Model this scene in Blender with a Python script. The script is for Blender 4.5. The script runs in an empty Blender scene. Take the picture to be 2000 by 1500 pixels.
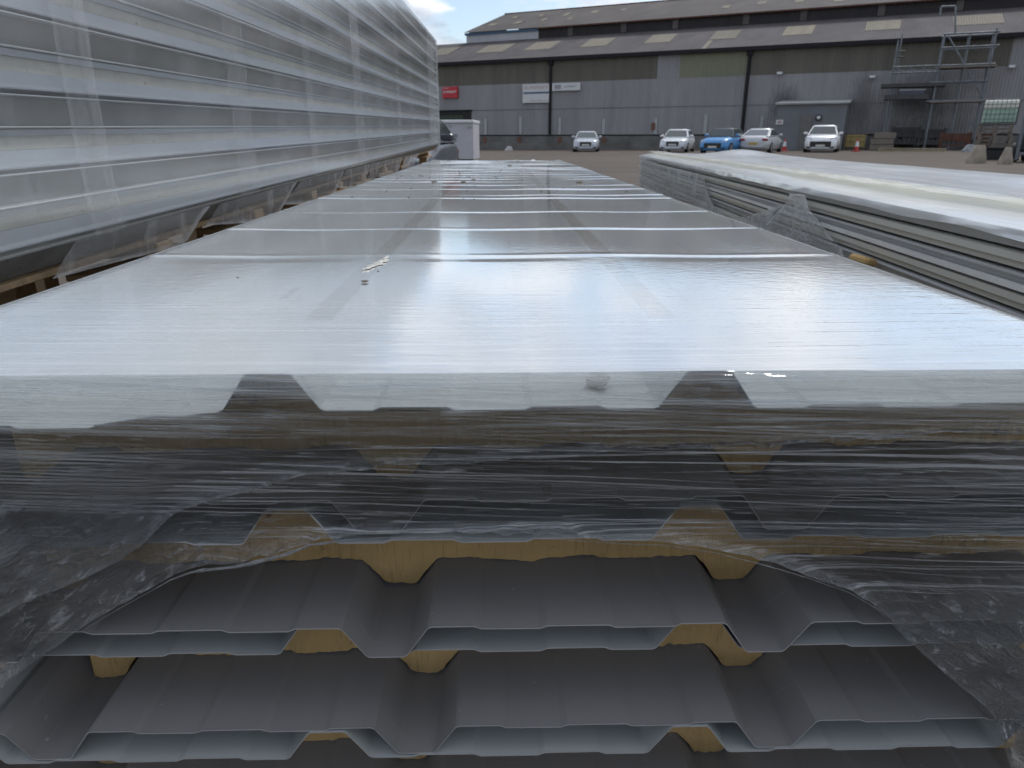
import bpy, math, random
from mathutils import Vector, Matrix, noise as mnoise
R = math.radians
rnd = random.Random(7)
C = bpy.context.scene.collection
scene = bpy.context.scene

# ------------------------------------------------------------------ camera
HC = 0.96                       # camera height above the yard
F = 1370.0                      # focal length in photo pixels (2000 wide)
TH = math.atan(480 / 1370)      # pitch down
CT, ST = math.cos(TH), math.sin(TH)
cam = bpy.data.cameras.new('camera')
cam.sensor_width = 36
cam.lens = 36 * F / 2000
cam.clip_start, cam.clip_end = 0.02, 3000
cam.dof.use_dof = True
cam.dof.focus_distance = 0.72
cam.dof.aperture_fstop = 18
co = bpy.data.objects.new('camera', cam)
C.objects.link(co)
co.location = (0, 0, HC)
co.rotation_euler = (math.pi / 2 - TH, 0, 0)
scene.camera = co

# ------------------------------------------------------------------ render, exposure
scene.render.engine = 'CYCLES'
scene.view_settings.view_transform = 'Standard'
scene.view_settings.look = 'None'
scene.view_settings.exposure = 0.44
scene.view_settings.gamma = 1.0
scene.cycles.max_bounces = 10
scene.cycles.transparent_max_bounces = 24
scene.cycles.use_denoising = True

# ------------------------------------------------------------------ sky and sun
SUN_EL, SUN_AZ = 52, 35          # degrees; azimuth from +Y towards +X
world = bpy.data.worlds.new('World')
scene.world = world
world.use_nodes = True
wn, wl = world.node_tree.nodes, world.node_tree.links
wn.clear()
wout = wn.new('ShaderNodeOutputWorld')
bg = wn.new('ShaderNodeBackground')
bg.inputs['Strength'].default_value = 0.10
sky = wn.new('ShaderNodeTexSky')
sky.sky_type = 'NISHITA'
sky.sun_disc = False
sky.sun_elevation = R(SUN_EL)
sky.sun_rotation = R(SUN_AZ)
tc = wn.new('ShaderNodeTexCoord')
sep = wn.new('ShaderNodeSeparateXYZ')
wl.new(tc.outputs['Generated'], sep.inputs[0])
def wmath(op, a, b=None):
    n = wn.new('ShaderNodeMath'); n.operation = op
    for i, v in enumerate((a, b)):
        if v is None: continue
        if isinstance(v, (int, float)): n.inputs[i].default_value = v
        else: wl.new(v, n.inputs[i])
    return n.outputs[0]
zz = wmath('ADD', wmath('MAXIMUM', sep.outputs[2], 0.0), 0.16)
comb = wn.new('ShaderNodeCombineXYZ')
wl.new(wmath('DIVIDE', sep.outputs[0], zz), comb.inputs[0])
wl.new(wmath('DIVIDE', sep.outputs[1], zz), comb.inputs[1])
cn = wn.new('ShaderNodeTexNoise')
cn.inputs['Scale'].default_value = 1.7
cn.inputs['Detail'].default_value = 9
cn.inputs['Roughness'].default_value = 0.58
cn.inputs['Distortion'].default_value = 0.25
wl.new(comb.outputs[0], cn.inputs['Vector'])
cr = wn.new('ShaderNodeValToRGB')
cr.color_ramp.elements[0].position = 0.42
cr.color_ramp.elements[0].color = (0, 0, 0, 1)
cr.color_ramp.elements[1].position = 0.525
cr.color_ramp.elements[1].color = (1, 1, 1, 1)
wl.new(cn.outputs['Fac'], cr.inputs[0])
cn2 = wn.new('ShaderNodeTexNoise')      # light and grey parts of the clouds
cn2.inputs['Scale'].default_value = 2.3
cn2.inputs['Detail'].default_value = 7
wl.new(comb.outputs[0], cn2.inputs['Vector'])
cr2 = wn.new('ShaderNodeValToRGB')
cr2.color_ramp.elements[0].position = 0.36
cr2.color_ramp.elements[0].color = (3.7, 4.3, 5.3, 1)
cr2.color_ramp.elements[1].position = 0.66
cr2.color_ramp.elements[1].color = (9.6, 9.7, 9.9, 1)
wl.new(cn2.outputs['Fac'], cr2.inputs[0])
wmix = wn.new('ShaderNodeMix'); wmix.data_type = 'RGBA'
wl.new(cr.outputs[0], wmix.inputs[0])
wl.new(sky.outputs[0], wmix.inputs[6])
wl.new(cr2.outputs[0], wmix.inputs[7])
wl.new(wmix.outputs[2], bg.inputs['Color'])
wl.new(bg.outputs[0], wout.inputs[0])

sl = bpy.data.lights.new('sun', 'SUN')
sl.energy = 1.5
sl.angle = R(10)
sl.color = (1, 0.985, 0.955)
so = bpy.data.objects.new('sun', sl)
C.objects.link(so)
d = Vector((math.sin(R(SUN_AZ)) * math.cos(R(SUN_EL)), math.cos(R(SUN_AZ)) * math.cos(R(SUN_EL)), math.sin(R(SUN_EL))))
so.rotation_euler = d.to_track_quat('Z', 'Y').to_euler()
so.location = (20, 20, 60)

# ------------------------------------------------------------------ helpers: sight lines of the survey photo -> places in the yard
def ray(x, y):
    xr, yr = (x - 1000) / F, (750 - y) / F
    return Vector((xr, CT + ST * yr, -ST + CT * yr))
TILT = 0.0075
def ground_z(x): return TILT * x
def on_ground(x, y):
    r = ray(x, y)
    t = -HC / (r.z - TILT * r.x)
    return Vector((0, 0, HC)) + r * t
def at_Y(x, y, Y):
    r = ray(x, y); return Vector((0, 0, HC)) + r * (Y / r.y)

# ------------------------------------------------------------------ helpers: meshes
class MB:
    def __init__(s): s.v, s.f, s.m, s.sm = [], [], [], []
    def add(s, vs, fs, mat=0, smooth=False, M=None):
        o = len(s.v)
        for p in vs:
            p = Vector(p)
            s.v.append(M @ p if M else p)
        for f in fs:
            s.f.append([o + i for i in f]); s.m.append(mat); s.sm.append(smooth)
    def box(s, x0, x1, y0, y1, z0, z1, mat=0, M=None, b=0.0):
        if b <= 0:
            vs = [(x0,y0,z0),(x1,y0,z0),(x1,y1,z0),(x0,y1,z0),(x0,y0,z1),(x1,y0,z1),(x1,y1,z1),(x0,y1,z1)]
            s.add(vs, [(0,3,2,1),(4,5,6,7),(0,1,5,4),(1,2,6,5),(2,3,7,6),(3,0,4,7)], mat, False, M)
        else:
            vs, fs = [], []
            def rect(z, i): return [(x0+i,y0+i,z),(x1-i,y0+i,z),(x1-i,y1-i,z),(x0+i,y1-i,z)]
            def ring(z, i, k):
                return [(x0+i+k,y0+i,z),(x1-i-k,y0+i,z),(x1-i,y0+i+k,z),(x1-i,y1-i-k,z),(x1-i-k,y1-i,z),(x0+i+k,y1-i,z),(x0+i,y1-i-k,z),(x0+i,y0+i+k,z)]
            rings = [ring(z0, b, b), ring(z0+b, 0, b), ring(z1-b, 0, b), ring(z1, b, b)]
            for rg in rings: vs += rg
            for k in range(3):
                for i in range(8):
                    j = (i+1) % 8
                    fs.append((k*8+i, k*8+j, k*8+8+j, k*8+8+i))
            fs.append(tuple(reversed(range(8)))); fs.append(tuple(range(24, 32)))
            s.add(vs, fs, mat, False, M)
    def tube(s, p, q, r, n=8, mat=0, r2=None, caps=True, M=None):
        p, q = Vector(p), Vector(q)
        if r2 is None: r2 = r
        d = (q - p).normalized()
        a = d.orthogonal().normalized(); b = d.cross(a)
        vs, fs = [], []
        for c, rr in ((p, r), (q, r2)):
            for i in range(n):
                t = 2*math.pi*i/n
                vs.append(c + (a*math.cos(t) + b*math.sin(t))*rr)
        for i in range(n):
            j = (i+1) % n
            fs.append((i, j, n+j, n+i))
        s.add(vs, fs, mat, True, M)
        if caps:
            s.add(vs, [tuple(reversed(range(n))), tuple(range(n, 2*n))], mat, False, M)
    def loft(s, rings, mat=0, smooth=True, closed=True, caps=True, M=None):
        n = len(rings[0]); vs = [p for r in rings for p in r]; fs = []
        for k in range(len(rings)-1):
            for i in range(n if closed else n-1):
                j = (i+1) % n
                fs.append((k*n+i, k*n+j, k*n+n+j, k*n+n+i))
        s.add(vs, fs, mat, smooth, M)
        if caps and closed:
            L = len(rings)-1
            s.add(vs, [tuple(reversed(range(n))), tuple(range(L*n, L*n+n))], mat, False, M)
    def prism_y(s, poly, y0, y1, mat=0, M=None, smooth=False):   # poly in (x, z), extruded along y
        n = len(poly)
        vs = [(x, y0, z) for x, z in poly] + [(x, y1, z) for x, z in poly]
        fs = [(i, (i+1) % n, n+(i+1) % n, n+i) for i in range(n)]
        s.add(vs, fs + [tuple(reversed(range(n))), tuple(range(n, 2*n))], mat, smooth, M)
    def mesh(s, name, mats):
        me = bpy.data.meshes.new(name)
        me.from_pydata([tuple(v) for v in s.v], [], s.f)
        for m in (mats if isinstance(mats, (list, tuple)) else [mats]): me.materials.append(m)
        me.polygons.foreach_set('material_index', s.m)
        me.polygons.foreach_set('use_smooth', s.sm)
        me.update()
        return me
    def build(s, name, mats, parent=None, fix=True):
        me = s.mesh(name, mats)
        if fix:
            import bmesh
            bm = bmesh.new(); bm.from_mesh(me)
            bmesh.ops.recalc_face_normals(bm, faces=bm.faces)
            bm.to_mesh(me); bm.free()
        return link(name, me, parent)
def link(name, data, parent=None):
    o = bpy.data.objects.new(name, data); C.objects.link(o)
    if parent is not None: o.parent = parent
    return o
def thing(name, label, cat, loc=(0,0,0), rotz=0, group=None):
    o = bpy.data.objects.new(name, None); C.objects.link(o)
    o.empty_display_size = 0.1
    o.location = loc; o.rotation_euler = (0, 0, rotz)
    return tag(o, label, cat, group)
def tag(o, label, cat, group=None):
    o['label'] = label; o['category'] = cat
    if group: o['group'] = group
    return o
def structure(o): o['kind'] = 'structure'; return o
def dup(root, loc=None, rot=None, label=None, group=None):
    r = root.copy(); C.objects.link(r)
    if loc is not None: r.location = loc
    if rot is not None: r.rotation_euler = rot
    if label: r['label'] = label
    if group: r['group'] = group
    for ch in list(root.children):
        c = ch.copy(); C.objects.link(c); c.parent = r
        for g in list(ch.children):
            d2 = g.copy(); C.objects.link(d2); d2.parent = c
    return r
def attr(o, name, vals):
    a = o.data.attributes.new(name, 'FLOAT', 'POINT')
    a.data.foreach_set('value', vals)

# ------------------------------------------------------------------ helpers: materials
class NT:
    def __init__(s, name):
        s.m = bpy.data.materials.new(name); s.m.use_nodes = True
        s.n, s.l = s.m.node_tree.nodes, s.m.node_tree.links
        s.n.clear(); s.out = s.n.new('ShaderNodeOutputMaterial')
        s.tc = s.n.new('ShaderNodeTexCoord')
    def put(s, sock, v):
        if isinstance(v, bpy.types.NodeSocket): s.l.new(v, sock)
        elif isinstance(v, tuple) and len(v) == 3 and sock.type == 'RGBA': sock.default_value = (*v, 1)
        else: sock.default_value = v
    def math(s, op, a, b=None, c=None, clamp=False):
        n = s.n.new('ShaderNodeMath'); n.operation = op; n.use_clamp = clamp
        for i, v in enumerate((a, b, c)):
            if v is not None: s.put(n.inputs[i], v)
        return n.outputs[0]
    def mapping(s, scale=(1,1,1), rot=(0,0,0), loc=(0,0,0), src=None):
        if any(rot):          # turn first, stretch afterwards
            src = s._turn(rot, src); rot = (0, 0, 0)
        n = s.n.new('ShaderNodeMapping')
        s.l.new(src or s.tc.outputs['Object'], n.inputs[0])
        n.inputs['Scale'].default_value = scale; n.inputs['Rotation'].default_value = rot; n.inputs['Location'].default_value = loc
        return n.outputs[0]
    def _turn(s, rot, src):
        n = s.n.new('ShaderNodeMapping'); s.l.new(src or s.tc.outputs['Object'], n.inputs[0]); n.inputs['Rotation'].default_value = rot
        return n.outputs[0]
    def noise(s, scale=5, detail=4, rough=0.55, vec=None, dist=0.0):
        n = s.n.new('ShaderNodeTexNoise')
        n.inputs['Scale'].default_value = scale; n.inputs['Detail'].default_value = detail
        n.inputs['Roughness'].default_value = rough; n.inputs['Distortion'].default_value = dist
        s.l.new(vec or s.tc.outputs['Object'], n.inputs['Vector'])
        return n.outputs['Fac']
    def vor(s, scale=5, vec=None, feature='F1'):
        n = s.n.new('ShaderNodeTexVoronoi'); n.feature = feature
        n.inputs['Scale'].default_value = scale
        s.l.new(vec or s.tc.outputs['Object'], n.inputs['Vector'])
        return n.outputs['Distance']
    def ramp(s, fac, stops):
        n = s.n.new('ShaderNodeValToRGB'); el = n.color_ramp.elements
        while len(el) < len(stops): el.new(0.5)
        for e, (p, c) in zip(el, stops):
            e.position = p; e.color = (c, c, c, 1) if isinstance(c, (int, float)) else (*c, 1)
        s.put(n.inputs[0], fac); return n.outputs[0]
    def mix(s, fac, a, b, blend='MIX'):
        n = s.n.new('ShaderNodeMix'); n.data_type = 'RGBA'; n.blend_type = blend
        s.put(n.inputs[0], fac); s.put(n.inputs[6], a); s.put(n.inputs[7], b); return n.outputs[2]
    def bump(s, h, strength=0.3, dist=0.01, normal=None):
        n = s.n.new('ShaderNodeBump'); n.inputs['Strength'].default_value = strength; n.inputs['Distance'].default_value = dist
        s.put(n.inputs['Height'], h)
        if normal is not None: s.l.new(normal, n.inputs['Normal'])
        return n.outputs[0]
    def principled(s, col, rough=0.5, metal=0.0, normal=None, spec=0.5, **kw):
        n = s.n.new('ShaderNodeBsdfPrincipled')
        s.put(n.inputs['Base Color'], col); s.put(n.inputs['Roughness'], rough); s.put(n.inputs['Metallic'], metal)
        s.put(n.inputs['Specular IOR Level'], spec)
        if normal is not None: s.l.new(normal, n.inputs['Normal'])
        for k, v in kw.items(): s.put(n.inputs[k.replace('_', ' ')], v)
        return n.outputs[0]
    def done(s, shader): s.l.new(shader, s.out.inputs[0]); return s.m
def pm(name, col, rough=0.5, metal=0.0, var=0.25, vs=6.0, stretch=(1,1,1), bump=0.0, bs=60.0, bd=0.004, spec=0.5, col2=None):
    t = NT(name)
    v = t.mapping(stretch)
    nz = t.noise(vs, 5, 0.6, v)
    f = t.ramp(nz, [(0.3, 0.0), (0.7, 1.0)])
    c2 = col2 or tuple(c * (1 - var) for c in col)
    c = t.mix(f, col, c2)
    nb = t.bump(t.noise(bs, 3, 0.6, v), bump, bd) if bump else None
    rr = t.math('ADD', t.math('MULTIPLY', nz, 0.2), rough - 0.1)
    return t.done(t.principled(c, rr, metal, nb, spec))

M_dark_paint = pm('black_plastic', (0.02, 0.02, 0.022), 0.5)
M_rubber = pm('rubber', (0.018, 0.018, 0.02), 0.75)
M_galv = pm('galvanised_tube', (0.21, 0.225, 0.245), 0.6, 0.2, 0.4, 3)
M_wood = pm('pale_timber', (0.42, 0.29, 0.16), 0.75, 0, 0.45, 3, (2, 14, 14), 0.3, 40)
M_oldwood = pm('weathered_timber', (0.26, 0.22, 0.18), 0.85, 0, 0.55, 3, (2, 14, 14), 0.3, 40)
M_rust = pm('rusty_steel', (0.13, 0.055, 0.035), 0.85, 0, 0.6, 3, bump=0.3)
M_darksteel = pm('dark_steel', (0.075, 0.072, 0.072), 0.6, 0.2, 0.4, 3)
M_conc = pm('cast_concrete', (0.36, 0.31, 0.25), 0.9, 0, 0.45, 2.5, bump=0.4, bs=20)
M_white = pm('white_paint', (0.72, 0.72, 0.73), 0.5, 0, 0.12, 2)

# panels
def sheet_mat(name, col, rough, var, dirt=0.4):
    t = NT(name)
    a = t.noise(1.6, 5, 0.6, t.mapping((3, 0.6, 3)))
    b = t.noise(40, 3, 0.6, t.mapping((1, 0.5, 1)))
    sp = t.ramp(t.noise(210, 2, 0.5), [(0.72, 0.0), (0.78, 1.0)])
    c = t.mix(t.ramp(a, [(0.3, 0.0), (0.75, 1.0)]), col, tuple(x * (1 - var) for x in col))
    c = t.mix(t.math('MULTIPLY', sp, dirt), c, (0.12, 0.10, 0.08))
    chip = t.ramp(t.noise(95, 2, 0.6), [(0.73, 0.0), (0.78, 1.0)])
    c = t.mix(t.math('MULTIPLY', chip, dirt), c, (0.55, 0.55, 0.54))
    scr = t.ramp(t.noise(1.0, 2, 0.5, t.mapping((6, 190, 6), (0, 0, R(24)))), [(0.70, 0.0), (0.74, 1.0)])
    c = t.mix(t.math('MULTIPLY', scr, 0.25), c, (0.45, 0.45, 0.45))
    n = t.bump(b, 0.08, 0.002)
    return t.done(t.principled(c, t.math('ADD', t.math('MULTIPLY', a, 0.25), rough - 0.12), 0.0, n, 0.35))
M_sheet = sheet_mat('light_grey_coating', (0.43, 0.448, 0.445), 0.5, 0.12)
M_sheet_lit = sheet_mat('light_grey_coating_lit', (0.70, 0.71, 0.69), 0.5, 0.10)  # same paint as the other sheets, lightened to stand in for light under film
M_primer = sheet_mat('grey_backing_coat', (0.275, 0.270, 0.270), 0.60, 0.18)
def foam_mat(name, col, cut=1.0):
    t = NT(name)
    a = t.noise(6, 6, 0.65)
    saw = t.noise(1, 4, 0.6, t.mapping((420, 30, 26)))
    fleck = t.ramp(t.noise(55, 4, 0.6), [(0.66, 0.0), (0.74, 1.0)])
    c = t.mix(t.ramp(a, [(0.3, 0.0), (0.75, 1.0)]), col, tuple(x * 0.62 for x in col))
    c = t.mix(t.math('MULTIPLY', t.ramp(saw, [(0.57, 0.0), (0.70, 1.0)]), 0.38 * cut), c, (0.10, 0.055, 0.02))
    c = t.mix(t.math('MULTIPLY', fleck, 0.7), c, (0.06, 0.03, 0.015))
    n = t.bump(t.noise(120, 4, 0.7), 0.5, 0.003)
    return t.done(t.principled(c, 0.9, 0, n, 0.2))
M_foam = foam_mat('yellow_foam', (0.70, 0.475, 0.21))
M_foam_pale = foam_mat('pale_foam', (0.72, 0.69, 0.61), 0.12)
M_foam_grey = foam_mat('dirty_foam', (0.31, 0.30, 0.28), 0.3)

# stretch film
def film_mat(name, haze=0.12, lines=(), gloss=2.0, rough=0.06, bump=0.3, bdist=0.01, crumple=0.0, tint=(0.93, 0.95, 0.96),
             fine=None, attrs=False, smax=0.92, warp=0.03, fmax=0.85, white=(0.82, 0.84, 0.86), wscale=(1.3, 1.3, 4.0), mottle=0.0, lattr=None):
    """clear film: see-through, with milky stretch lines (scale, rotation, low, high, amount, patchiness), wrinkles and gloss"""
    t = NT(name)
    wn_ = t.n.new('ShaderNodeTexNoise'); wn_.inputs['Scale'].default_value = 1.0; wn_.inputs['Detail'].default_value = 2
    t.l.new(t.mapping(wscale), wn_.inputs['Vector'])
    vs_ = t.n.new('ShaderNodeVectorMath'); vs_.operation = 'SUBTRACT'; t.l.new(wn_.outputs['Color'], vs_.inputs[0]); vs_.inputs[1].default_value = (0.5, 0.5, 0.5)
    vm_ = t.n.new('ShaderNodeVectorMath'); vm_.operation = 'SCALE'; t.l.new(vs_.outputs[0], vm_.inputs[0]); vm_.inputs['Scale'].default_value = warp
    va_ = t.n.new('ShaderNodeVectorMath'); va_.operation = 'ADD'; t.l.new(t.tc.outputs['Object'], va_.inputs[0]); t.l.new(vm_.outputs[0], va_.inputs[1])
    src = va_.outputs[0]
    h = haze; hb = None
    for k, (sc_, rot, lo, hi, amt, pat) in enumerate(lines):
        nz = t.noise(1.0, 3, 0.55, t.mapping(sc_, rot, (k*3.1, k*1.7, k*2.3), src))
        ln = t.ramp(nz, [(lo, 0.0), (hi, 1.0)])
        if pat:
            pm_ = t.ramp(t.noise(1.0, 3, 0.5, t.mapping(pat, (0, 0, 0), (k*5.0, 1.0, k*4.0))), [(0.32, 0.0), (0.56, 1.0)])
            ln = t.math('MULTIPLY', ln, pm_)
        if lattr:
            la = t.n.new('ShaderNodeAttribute'); la.attribute_name = lattr; ln = t.math('MULTIPLY', ln, la.outputs['Fac']); nz = t.math('MULTIPLY', nz, la.outputs['Fac'])
        h = t.math('ADD', h, t.math('MULTIPLY', ln, amt))
        q = t.math('MULTIPLY', nz, amt); hb = q if hb is None else t.math('ADD', hb, q)
    nb = t.bump(hb, bump, bdist) if hb is not None else None
    if fine:
        f1 = t.noise(fine[0], 5, 0.65, t.mapping(fine[1], (0, 0, 0), (0, 0, 0), src))
        nb = t.bump(f1, fine[2], fine[3], nb)
    if mottle:
        h = t.math('ADD', h, t.math('MULTIPLY', t.ramp(t.noise(1.6, 5, 0.6), [(0.35, 0.0), (0.7, 1.0)]), mottle))
    if crumple:
        at = t.n.new('ShaderNodeAttribute'); at.attribute_name = 'crumple'
        sp_ = t.n.new('ShaderNodeSeparateXYZ'); t.l.new(t.tc.outputs['Object'], sp_.inputs[0])
        cb_ = t.n.new('ShaderNodeCombineXYZ'); t.l.new(t.math('ABSOLUTE', sp_.outputs[0]), cb_.inputs[0]); t.l.new(sp_.outputs[1], cb_.inputs[1]); t.l.new(sp_.outputs[2], cb_.inputs[2])
        cz = t.noise(1.0, 5, 0.62, t.mapping((48, 48, 150), (0, R(-36), 0), src=cb_.outputs[0]), 0.5)
        big = t.ramp(t.noise(1.0, 3, 0.6, t.mapping((9, 9, 22), (0, R(-40), 0), src=cb_.outputs[0])), [(0.42, 0.15), (0.62, 1.0)])
        ridge = t.math('MULTIPLY', t.ramp(cz, [(0.53, 0.0), (0.66, 1.0)]), t.math('MULTIPLY', big, at.outputs['Fac']))
        h = t.math('ADD', h, t.math('MULTIPLY', ridge, crumple))
        h = t.math('ADD', h, t.math('MULTIPLY', at.outputs['Fac'], 0.13))
        nb = t.bump(t.math('MULTIPLY', cz, at.outputs['Fac']), 1.0, 0.022, nb)
    if attrs:
        ab = t.n.new('ShaderNodeAttribute'); ab.attribute_name = 'layers'
        h = t.math('ADD', h, ab.outputs['Fac'])
    h = t.math('MINIMUM', h, smax)
    tr = t.n.new('ShaderNodeBsdfTransparent'); tr.inputs[0].default_value = (*tint, 1)
    df = t.n.new('ShaderNodeBsdfDiffuse'); df.inputs[0].default_value = (*white, 1)
    tl = t.n.new('ShaderNodeBsdfTranslucent'); tl.inputs[0].default_value = (*white, 1)
    if nb is not None: t.l.new(nb, df.inputs['Normal'])
    md = t.n.new('ShaderNodeMixShader'); md.inputs[0].default_value = 0.45
    t.l.new(df.outputs[0], md.inputs[1]); t.l.new(tl.outputs[0], md.inputs[2])
    m1 = t.n.new('ShaderNodeMixShader'); t.put(m1.inputs[0], h)
    t.l.new(tr.outputs[0], m1.inputs[1]); t.l.new(md.outputs[0], m1.inputs[2])
    gl = t.n.new('ShaderNodeBsdfGlossy'); gl.inputs['Roughness'].default_value = rough
    gl.inputs[0].default_value = (0.97, 0.98, 0.99, 1)
    fr = t.n.new('ShaderNodeFresnel'); fr.inputs['IOR'].default_value = 1.45
    if nb is not None: t.l.new(nb, gl.inputs['Normal']); t.l.new(nb, fr.inputs['Normal'])
    ff = t.math('MINIMUM', t.math('MULTIPLY', fr.outputs[0], gloss), fmax)
    m2 = t.n.new('ShaderNodeMixShader'); t.put(m2.inputs[0], ff)
    t.l.new(m1.outputs[0], m2.inputs[1]); t.l.new(gl.outputs[0], m2.inputs[2])
    return t.done(m2.outputs[0])
M_film_top = film_mat('film_over_top', haze=0.44, gloss=2.0, rough=0.025, attrs=True, crumple=0.25, warp=0.03, wscale=(1.2, 3, 1), mottle=0.16, fmax=0.75, lattr='wrinkle',
                      lines=[((1.6, 85, 1), (0, 0, R(0.6)), 0.56, 0.66, 0.35, (1.8, 6, 1)), ((3.0, 150, 1), (0, 0, R(-1.2)), 0.58, 0.66, 0.35, (2.5, 9, 1))],
                      bump=0.16, bdist=0.005, fine=(1.0, (60, 75, 1), 0.13, 0.0012))
M_film_front = film_mat('film_over_front', haze=0.012, gloss=1.8, rough=0.09, crumple=0.95, warp=0.010, wscale=(0.9, 1, 2.5), lattr='wrinkle', attrs=True,
                        lines=[((1.1, 1, 210), (0, R(-1.8), 0), 0.60, 0.67, 0.75, (1.3, 1, 13)), ((0.8, 1, 60), (0, R(-1.6), 0), 0.54, 0.78, 0.06, None),
                               ((26, 1, 330), (0, R(-2.0), 0), 0.60, 0.66, 0.45, (1.6, 1, 34)), ((0.9, 1, 380), (0, R(0.6), 0), 0.59, 0.65, 0.65, (1.0, 1, 11)), ((0.7, 1, 270), (0, R(-3.4), 0), 0.60, 0.66, 0.70, (0.9, 1, 8)),
                               ((1.6, 1, 520), (0, R(-1.0), 0), 0.58, 0.64, 0.45, (1.4, 1, 16))],
                        bump=0.40, bdist=0.008)
M_film_side = film_mat('film_on_tall_stack', haze=0.06, gloss=0.6, rough=0.14, attrs=True, warp=0.02, fmax=0.45, mottle=0.08,
                       lines=[((1, 120, 1.6), (0, 0, 0), 0.55, 0.70, 0.12, (1, 1.5, 1.5)), ((1, 9, 0.6), (0, 0, 0), 0.55, 0.75, 0.05, None)],
                       bump=0.06, bdist=0.004, fine=(1.0, (1, 160, 16), 0.12, 0.002))
M_film_skirt = film_mat('clear_hanging_film', haze=0.19, attrs=True, gloss=0.5, fmax=0.22, rough=0.12, crumple=0.4, lines=[((9, 9, 5), (0, 0, 0), 0.52, 0.72, 0.28, None)], bump=0.5, bdist=0.02, fine=(1.0, (60, 60, 30), 0.3, 0.004))
M_film_torn = film_mat('torn_film', haze=0.12, gloss=0.7, fmax=0.3, rough=0.14, crumple=0.55, lines=[((6, 6, 5), (0, 0, 0), 0.5, 0.75, 0.25, None)], bump=0.5, bdist=0.02,
                       fine=(1.0, (60, 60, 30), 0.4, 0.006))
M_film_white = film_mat('white_film_top', haze=0.62, mottle=0.28, white=(0.92, 0.94, 0.96), gloss=1.1, rough=0.10, attrs=True, fmax=0.45, lines=[((16, 1.2, 1), (0, 0, 0), 0.45, 0.7, 0.25, None)], bump=0.3, bdist=0.02,
                        fine=(1.0, (60, 9, 1), 0.25, 0.006))

# ================================================================== THE YARD
def ground_material():
    t = NT('dusty_yard')
    a = t.noise(0.06, 6, 0.6); b = t.noise(0.7, 6, 0.65); c = t.noise(22, 5, 0.7)
    col = t.mix(t.ramp(a, [(0.35, 0.0), (0.65, 1.0)]), (0.128, 0.103, 0.084), (0.088, 0.074, 0.063))
    col = t.mix(t.ramp(b, [(0.45, 0.0), (0.72, 0.7)]), col, (0.165, 0.137, 0.113))
    col = t.mix(t.ramp(c, [(0.35, 0.55), (0.6, 0.0)]), col, (0.06, 0.052, 0.045))
    tr_ = t.noise(1.0, 4, 0.6, t.mapping((0.045, 0.75, 1), (0, 0, R(24))))
    col = t.mix(t.ramp(tr_, [(0.54, 0.0), (0.64, 0.55)]), col, (0.062, 0.053, 0.046))
    st_ = t.noise(0.22, 5, 0.7)
    col = t.mix(t.ramp(st_, [(0.58, 0.0), (0.66, 0.6)]), col, (0.058, 0.052, 0.048))
    return t.done(t.principled(col, 0.92, 0, t.bump(c, 0.4, 0.02), 0.25))
mb = MB()
mb.add([(-400, -120, -400*TILT), (400, -120, 400*TILT), (400, 600, 400*TILT), (-400, 600, -400*TILT)], [(0, 1, 2, 3)])
structure(mb.build('yard_ground', ground_material()))

# ================================================================== THE WAREHOUSE
PHI = math.atan(-0.49)
P0 = Vector((-7.3, 70.7, 0))
U = Vector((math.cos(PHI), math.sin(PHI), 0)); N = Vector((-math.sin(PHI), math.cos(PHI), 0))
def fac(x, y, depth=0.0):          # sight line -> (along, height) on the facade plane moved inwards by depth
    r = ray(x, y); o = Vector((0, 0, HC))
    t = ((P0 + N*depth) - o).dot(N) / r.dot(N)
    p = o + r*t
    return (p - P0).dot(U), p.z
def bld_empty(name, label, cat, group=None): return thing(name, label, cat, P0, PHI, group)
def corr(m, u0, u1, e0, e1, pitch=0.2, amp=0.03, mat=0, sine=False):
    # corrugated sheet between a lower edge (d, z) = e0 and an upper edge e1
    d0, z0 = e0; d1, z1 = e1
    L = math.hypot(d1-d0, z1-z0)
    nd, nz = -(z1-z0)/L, (d1-d0)/L         # outward normal
    pts = []; u = u0; k = 0
    seq = ([(0, 0), (.25, .7), (.5, 1), (.75, .7)] if sine else [(0, 0), (.35, 0), (.5, 1), (.85, 1)])
    while True:
        stop = False
        for fu, fa in seq:
            uu = u + fu*pitch
            if uu >= u1: pts.append((u1, fa)); stop = True; break
            pts.append((uu, fa))
        if stop: break
        u += pitch
    vs = []
    for (uu, a) in pts:
        vs.append((uu, d0 + nd*amp*a, z0 + nz*amp*a)); vs.append((uu, d1 + nd*amp*a, z1 + nz*amp*a))
    m.add(vs, [(2*i, 2*i+2, 2*i+3, 2*i+1) for i in range(len(pts)-1)], mat, sine)
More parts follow.
